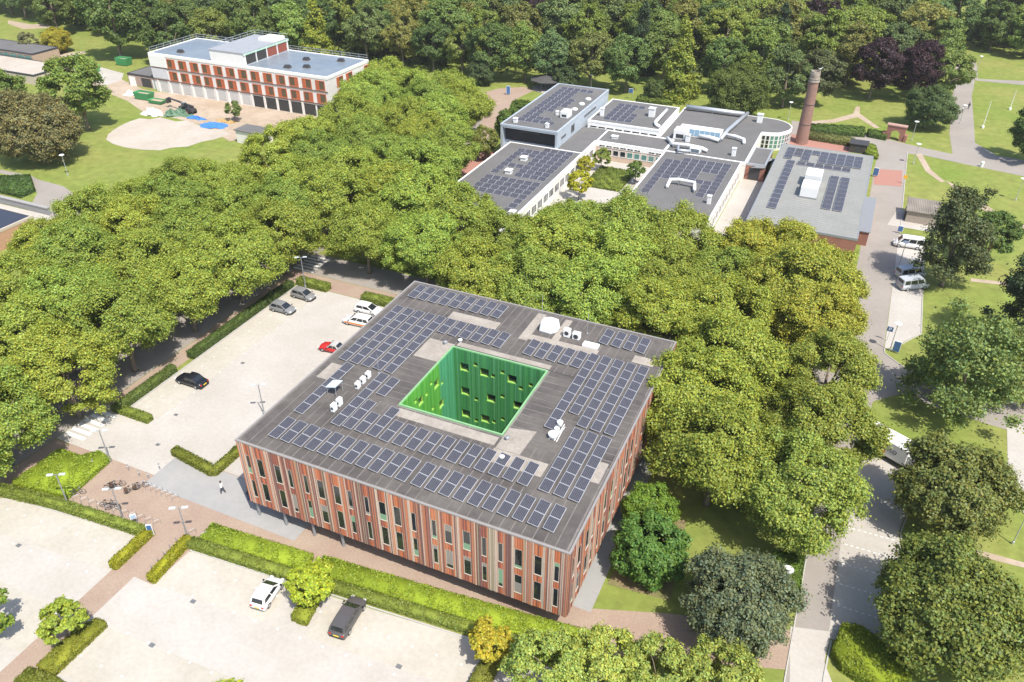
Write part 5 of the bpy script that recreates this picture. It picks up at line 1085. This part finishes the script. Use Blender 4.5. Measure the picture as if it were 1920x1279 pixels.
def board(name,label,px_,w_,h,z,rz,mat=bsg):
    x,y = G(*px_); t = thing(name,label,'sign',(x,y,0),rz); MB().box(-w_/2,w_/2,-.05,.05,z,z+h).build('board',white,t); MB().box(-w_/2+.06,w_/2-.06,-.07,-.051,z+.06,z+h-.06).build('face',mat,t)
    for s_ in (-1,1): MB().tube([(s_*w_*.42,.02,0),(s_*w_*.42,.02,z)],.035,6).build('post',galv,t)
    return t
board('map_board','blue map board at the near corner of the van bays',(1678,662),.95,1.7,.25,R(-8)); board('map_board','blue sign pillar at the corner of the yellow-green hedge',(285,1005),.6,1.5,.15,R(30))
board('info_sign','pale blue notice sign among the bicycle stands',(255,985),.6,.6,1.0,R(50),M('sign_pale',(.35,.45,.60),.4,.05,3)); board('map_board','blue sign on the grass beside the hut',(1686,438),.9,1.1,.4,R(-3))
board('info_sign','blue and white sign at the corner of the brick hall',(1640,332),1.1,1.7,.3,R(-2)); board('map_board','white and blue notice pillar on the plaza behind the hall',(953,178),1.1,2.2,.2,R(25)); board('info_sign','round-looking blue sign in the shade behind the raised block',(1182,186),1.2,1.2,1.6,0)
x,y = G(1662,640); t = thing('parking_sign','square blue parking sign with a white P by the van bays','sign',(x,y,0),R(-5)); MB().tube([(0,.04,0),(0,.04,2.4)],.035,6).build('post',galv,t); MB().box(-.4,.4,-.02,.02,1.7,2.45).build('board',bsg,t)
cu = bpy.data.curves.new('letter','FONT'); cu.body = 'P'; cu.size = .75; cu.extrude = .004; cu.align_x = 'CENTER'; o = bpy.data.objects.new('letter',cu); C.objects.link(o); o.parent = t; o.location = (0,-.026,1.82); o.rotation_euler = (R(90),0,0); cu.materials.append(white); text_to_mesh(o, 'letter')
x,y = G(1430+264,345); t = thing('warning_sign','small yellow round sign on the right lawn edge','sign',*[(x,y,0)]); MB().tube([(0,.03,0),(0,.03,1.2)],.03,6).build('post',galv,t); MB().tube([(0,0,1.5),(0,.02,1.5)],.42,16).build('disc',M('sign_yellow',(.75,.40,.04),.5,0),t)
for lab,a,h in (('tall white flagpole on the lawn right of the far road, the nearer one',(1842,240),6.5),('white flagpole on the lawn right of the far road, the farther one',(1893,206),5.0)):
    x,y = G(*a); t = thing('flagpole',lab,'flagpole',(x,y,0)); MB().lathe([(.35,0),(.35,.5),(.1,.6)],10).build('foot',white,t); MB().tube([(0,0,.6),(0,0,h)],[.09,.05],8).build('pole',white,t)
x,y = G(1905,306); t = thing('litter_bin','white litter bin standing on the edge of the right lawn','bin',(*G(1840,313),0)); MB().lathe([(.3,0),(.36,1.0)],12).build('tub',white,t); MB().lathe([(.38,1.001),(.3,1.2)],12).build('lid',white,t)
t = thing('litter_bin','dark litter bin at the left corner of the office by the greenery','bin',(-2.2,1.9,.03)); MB().lathe([(.28,0),(.32,.85)],12).build('tub',M('bin_blue',(.04,.07,.14),.5,.1),t); MB().lathe([(.34,.851),(.25,1.0)],12).build('lid',dkmet,t)
# bicycle stands
sm = MB().tube([(-.38,0,0),(-.38,0,.62),(-.28,0,.74),(.28,0,.74),(.38,0,.62),(.38,0,0)],.022,6).mesh('bicycle_stand',grmet)
n_ = 0
for lab,grp,a,b,k,rz in (('hoop bicycle stand in the row beside the grey forecourt','stands by the forecourt',(270,912),(330,938),7,R(60)),('hoop bicycle stand in the row along the long clipped hedge','stands along the hedge',(145,938),(296,985),11,R(60)),('hoop bicycle stand beside the yellow-green hedge on the brick path','stands on the path',(334,1020),(288,1072),5,R(-20)),('hoop bicycle stand between the lamp and the clipped bed','stands by the bed',(362,1002),(385,1008),2,R(60))):
    for i in range(k):
        q = i/(k-1); x,y = G(a[0]+(b[0]-a[0])*q,a[1]+(b[1]-a[1])*q); tag(obj('bicycle_stand',sm,loc=(x,y,.02),rz=rz),'%s, %s from the %s' % (lab,ORD[i],'far end' if 'path' in grp else 'left'),'bicycle stand',grp)
def bicycle(label,px_,rz,col,bag=None):
    x,y = G(*px_); t = thing('bicycle',label,'bicycle',(x,y,.03),rz,'parked bicycles')
    for wx in (-.53,.53):
        mb = MB(); r_,k = .34,18
        mb.tube([(wx+r_*math.cos(2*math.pi*i/k),0,r_+.02+r_*math.sin(2*math.pi*i/k)) for i in range(k+1)],.022,6); o = mb.build('wheel',rubber,t)
        mb = MB()
        for i in range(8): mb.tube([(wx,0,r_+.02),(wx+r_*.97*math.cos(i*math.pi/4),0,r_+.02+r_*.97*math.sin(i*math.pi/4))],.004,4)
        mb.build('spokes',galv,o)
    fr = MB()
    for p in ([(-.53,0,.36),(-.08,0,.30),(.42,0,.78)],[(-.53,0,.36),(-.2,0,.82),(-.08,0,.30)],[(-.2,0,.80),(.40,0,.84)],[(.40,0,.95),(.53,0,.36)]): fr.tube(p,.022,6)
    fr.build('frame',objgloss,t,color=col); MB().tube([(.40,0,.95),(.38,0,1.05)],.018,6).tube([(.28,-.27,1.05),(.40,0,1.07),(.28,.27,1.05)],.016,6).build('handlebar',galv,t)
    MB().prism([(-.34,-.08),(-.08,-.03),(-.08,.03),(-.34,.08)],.90,.97).build('saddle',rubber,t); MB().box(-.78,-.4,-.07,.07,.70,.74).build('carrier',dkmet,t)
    if bag: MB().box(-.78,-.42,-.26,.26,.42,.78).build('pannier',M('pannier',bag,.7,.1,3),t,bevel=.04)
for i,(lab,p,rz,c_,b) in enumerate((('black bicycle at the far left end of the stands by the clipped bed',(212,918),R(35),(.02,.02,.02),None),('bicycle with brown bags beside the black one at the far stands',(222,913),R(45),(.06,.03,.02),(.10,.06,.04)),
    ('bicycle with dark green bags before the grey forecourt',(249,922),R(60),(.03,.06,.04),(.03,.06,.04)),('bicycle with a blue bag next to the grey forecourt',(265,916),R(50),(.03,.04,.12),(.03,.06,.22)),('grey bicycle by the foot of the lamp among the stands',(213,956),R(30),(.08,.08,.09),None),
    ('dark bicycle behind the grey one by the lamp among the stands',(205,949),R(40),(.03,.03,.03),None),('bicycle leaning at the left end of the hedge stands',(147,928),R(40),(.10,.08,.08),None))): bicycle(lab,p,rz,c_,b)
for i,p in enumerate(((176,873),(242,882),(262,893),(279,897),(300,880))):
    x,y = G(*p); t = thing('bollard','grey bollard on the edge of the left car park entrance, %s from the left' % ORD[i],'bollard',(x,y,.02),0,'bollards at the car park edge'); MB().lathe([(.08,0),(.08,.8),(.06,.88)],10).build('post',grmet,t); MB().lathe([(.085,.6),(.085,.7)],10).build('band',white,t)
def person(label,px_,rz,top,leg,step=.18,z=.03):
    x,y = G(*px_); t = thing('person',label,'person',(x,y,z),rz)
    V = [(0,0,.95),(0,0,1.15),(0,0,1.38),(0,0,1.50),(.02,0,1.58),(.03,0,1.70),(0,.18,1.38),(.02,.26,1.10),(.12,.25,.88),(.17,.24,.80),(0,-.18,1.38),(-.02,-.26,1.10),(.06,-.26,.88),(.11,-.25,.80),(0,.09,.90),(step,.10,.50),(step*.8,.10,.08),(step*.8+.17,.10,.04),(0,-.09,.90),(-step*.4,-.10,.50),(-step*1.3,-.10,.09),(-step*1.3+.17,-.10,.04)]
    E_ = [(0,1),(1,2),(2,3),(3,4),(4,5),(2,6),(6,7),(7,8),(8,9),(2,10),(10,11),(11,12),(12,13),(0,14),(14,15),(15,16),(16,17),(0,18),(18,19),(19,20),(20,21)]
    rd = [.15,.14,.16,.06,.085,.09,.07,.055,.04,.035,.07,.055,.04,.035,.10,.075,.05,.04,.10,.075,.05,.04]
    me = bpy.data.meshes.new('body'); me.from_pydata(V,E_,[]); me.update()
    o = obj('body',me,t); md = o.modifiers.new('skin','SKIN'); sv = me.skin_vertices[0].data if me.skin_vertices else None
    if sv is None:
        bm = bmesh.new(); bm.from_mesh(me); bm.verts.layers.skin.verify(); bm.to_mesh(me); bm.free(); sv = me.skin_vertices[0].data
    for i,r_ in enumerate(rd): sv[i].radius = (r_,r_); sv[i].use_root = i == 0
    md2 = o.modifiers.new('sub','SUBSURF'); md2.levels = md2.render_levels = 1
    m_ = bpy.data.materials.new('person_paint'); m_.use_nodes = True; n_ = m_.node_tree.nodes; l_ = m_.node_tree.links
    tc = n_.new('ShaderNodeTexCoord'); sp = n_.new('ShaderNodeSeparateXYZ'); cr = n_.new('ShaderNodeValToRGB'); mu = n_.new('ShaderNodeMath'); mu.operation = 'MULTIPLY'; mu.inputs[1].default_value = .5
    l_.new(tc.outputs['Object'],sp.inputs[0]); l_.new(sp.outputs[2],mu.inputs[0]); l_.new(mu.outputs[0],cr.inputs[0]); l_.new(cr.outputs[0],n_['Principled BSDF'].inputs['Base Color'])
    cr.color_ramp.interpolation = 'CONSTANT'; e = cr.color_ramp.elements; e[0].position = 0; e[0].color = (.03,.03,.03,1); e[1].position = .05; e[1].color = (*leg,1)
    for ps,c_ in ((.47,top),(.74,(.42,.25,.17))): q = e.new(ps); q.color = (*c_,1)
    me.materials.append(m_)
    MB().lathe([(.02,1.62),(.105,1.66),(.115,1.72),(.09,1.80),(.02,1.83)],12,(.02,0,0)).build('hair',M('hair_dark',(.05,.035,.025),.8,.2),t)
    return t
person('person in a white shirt and dark trousers walking on the grey forecourt',(419,925),R(200),(.75,.75,.73),(.06,.06,.07))
person('person in a white top walking on the far road, on the left of two',(1803,212),R(80),(.7,.7,.7),(.05,.06,.08)); person('person in a dark top walking on the far road, on the right of two',(1815,205),R(80),(.04,.045,.05),(.05,.06,.08))

# ------------------------------------------------------------------ thin summer haze
hz = bpy.data.materials.new('haze_air'); hz.use_nodes = True; n_ = hz.node_tree.nodes; l_ = hz.node_tree.links; n_.remove(n_['Principled BSDF'])
pv_ = n_.new('ShaderNodeVolumePrincipled'); pv_.inputs['Density'].default_value = .00014; pv_.inputs['Color'].default_value = (1,.98,.95,1); pv_.inputs['Anisotropy'].default_value = .2
l_.new(pv_.outputs[0], n_['Material Output'].inputs['Volume'])
stuff(tag(MB().box(-950,950,-450,1550,-5,66).build('haze', hz), 'thin pale summer haze over the whole grounds', 'haze'))
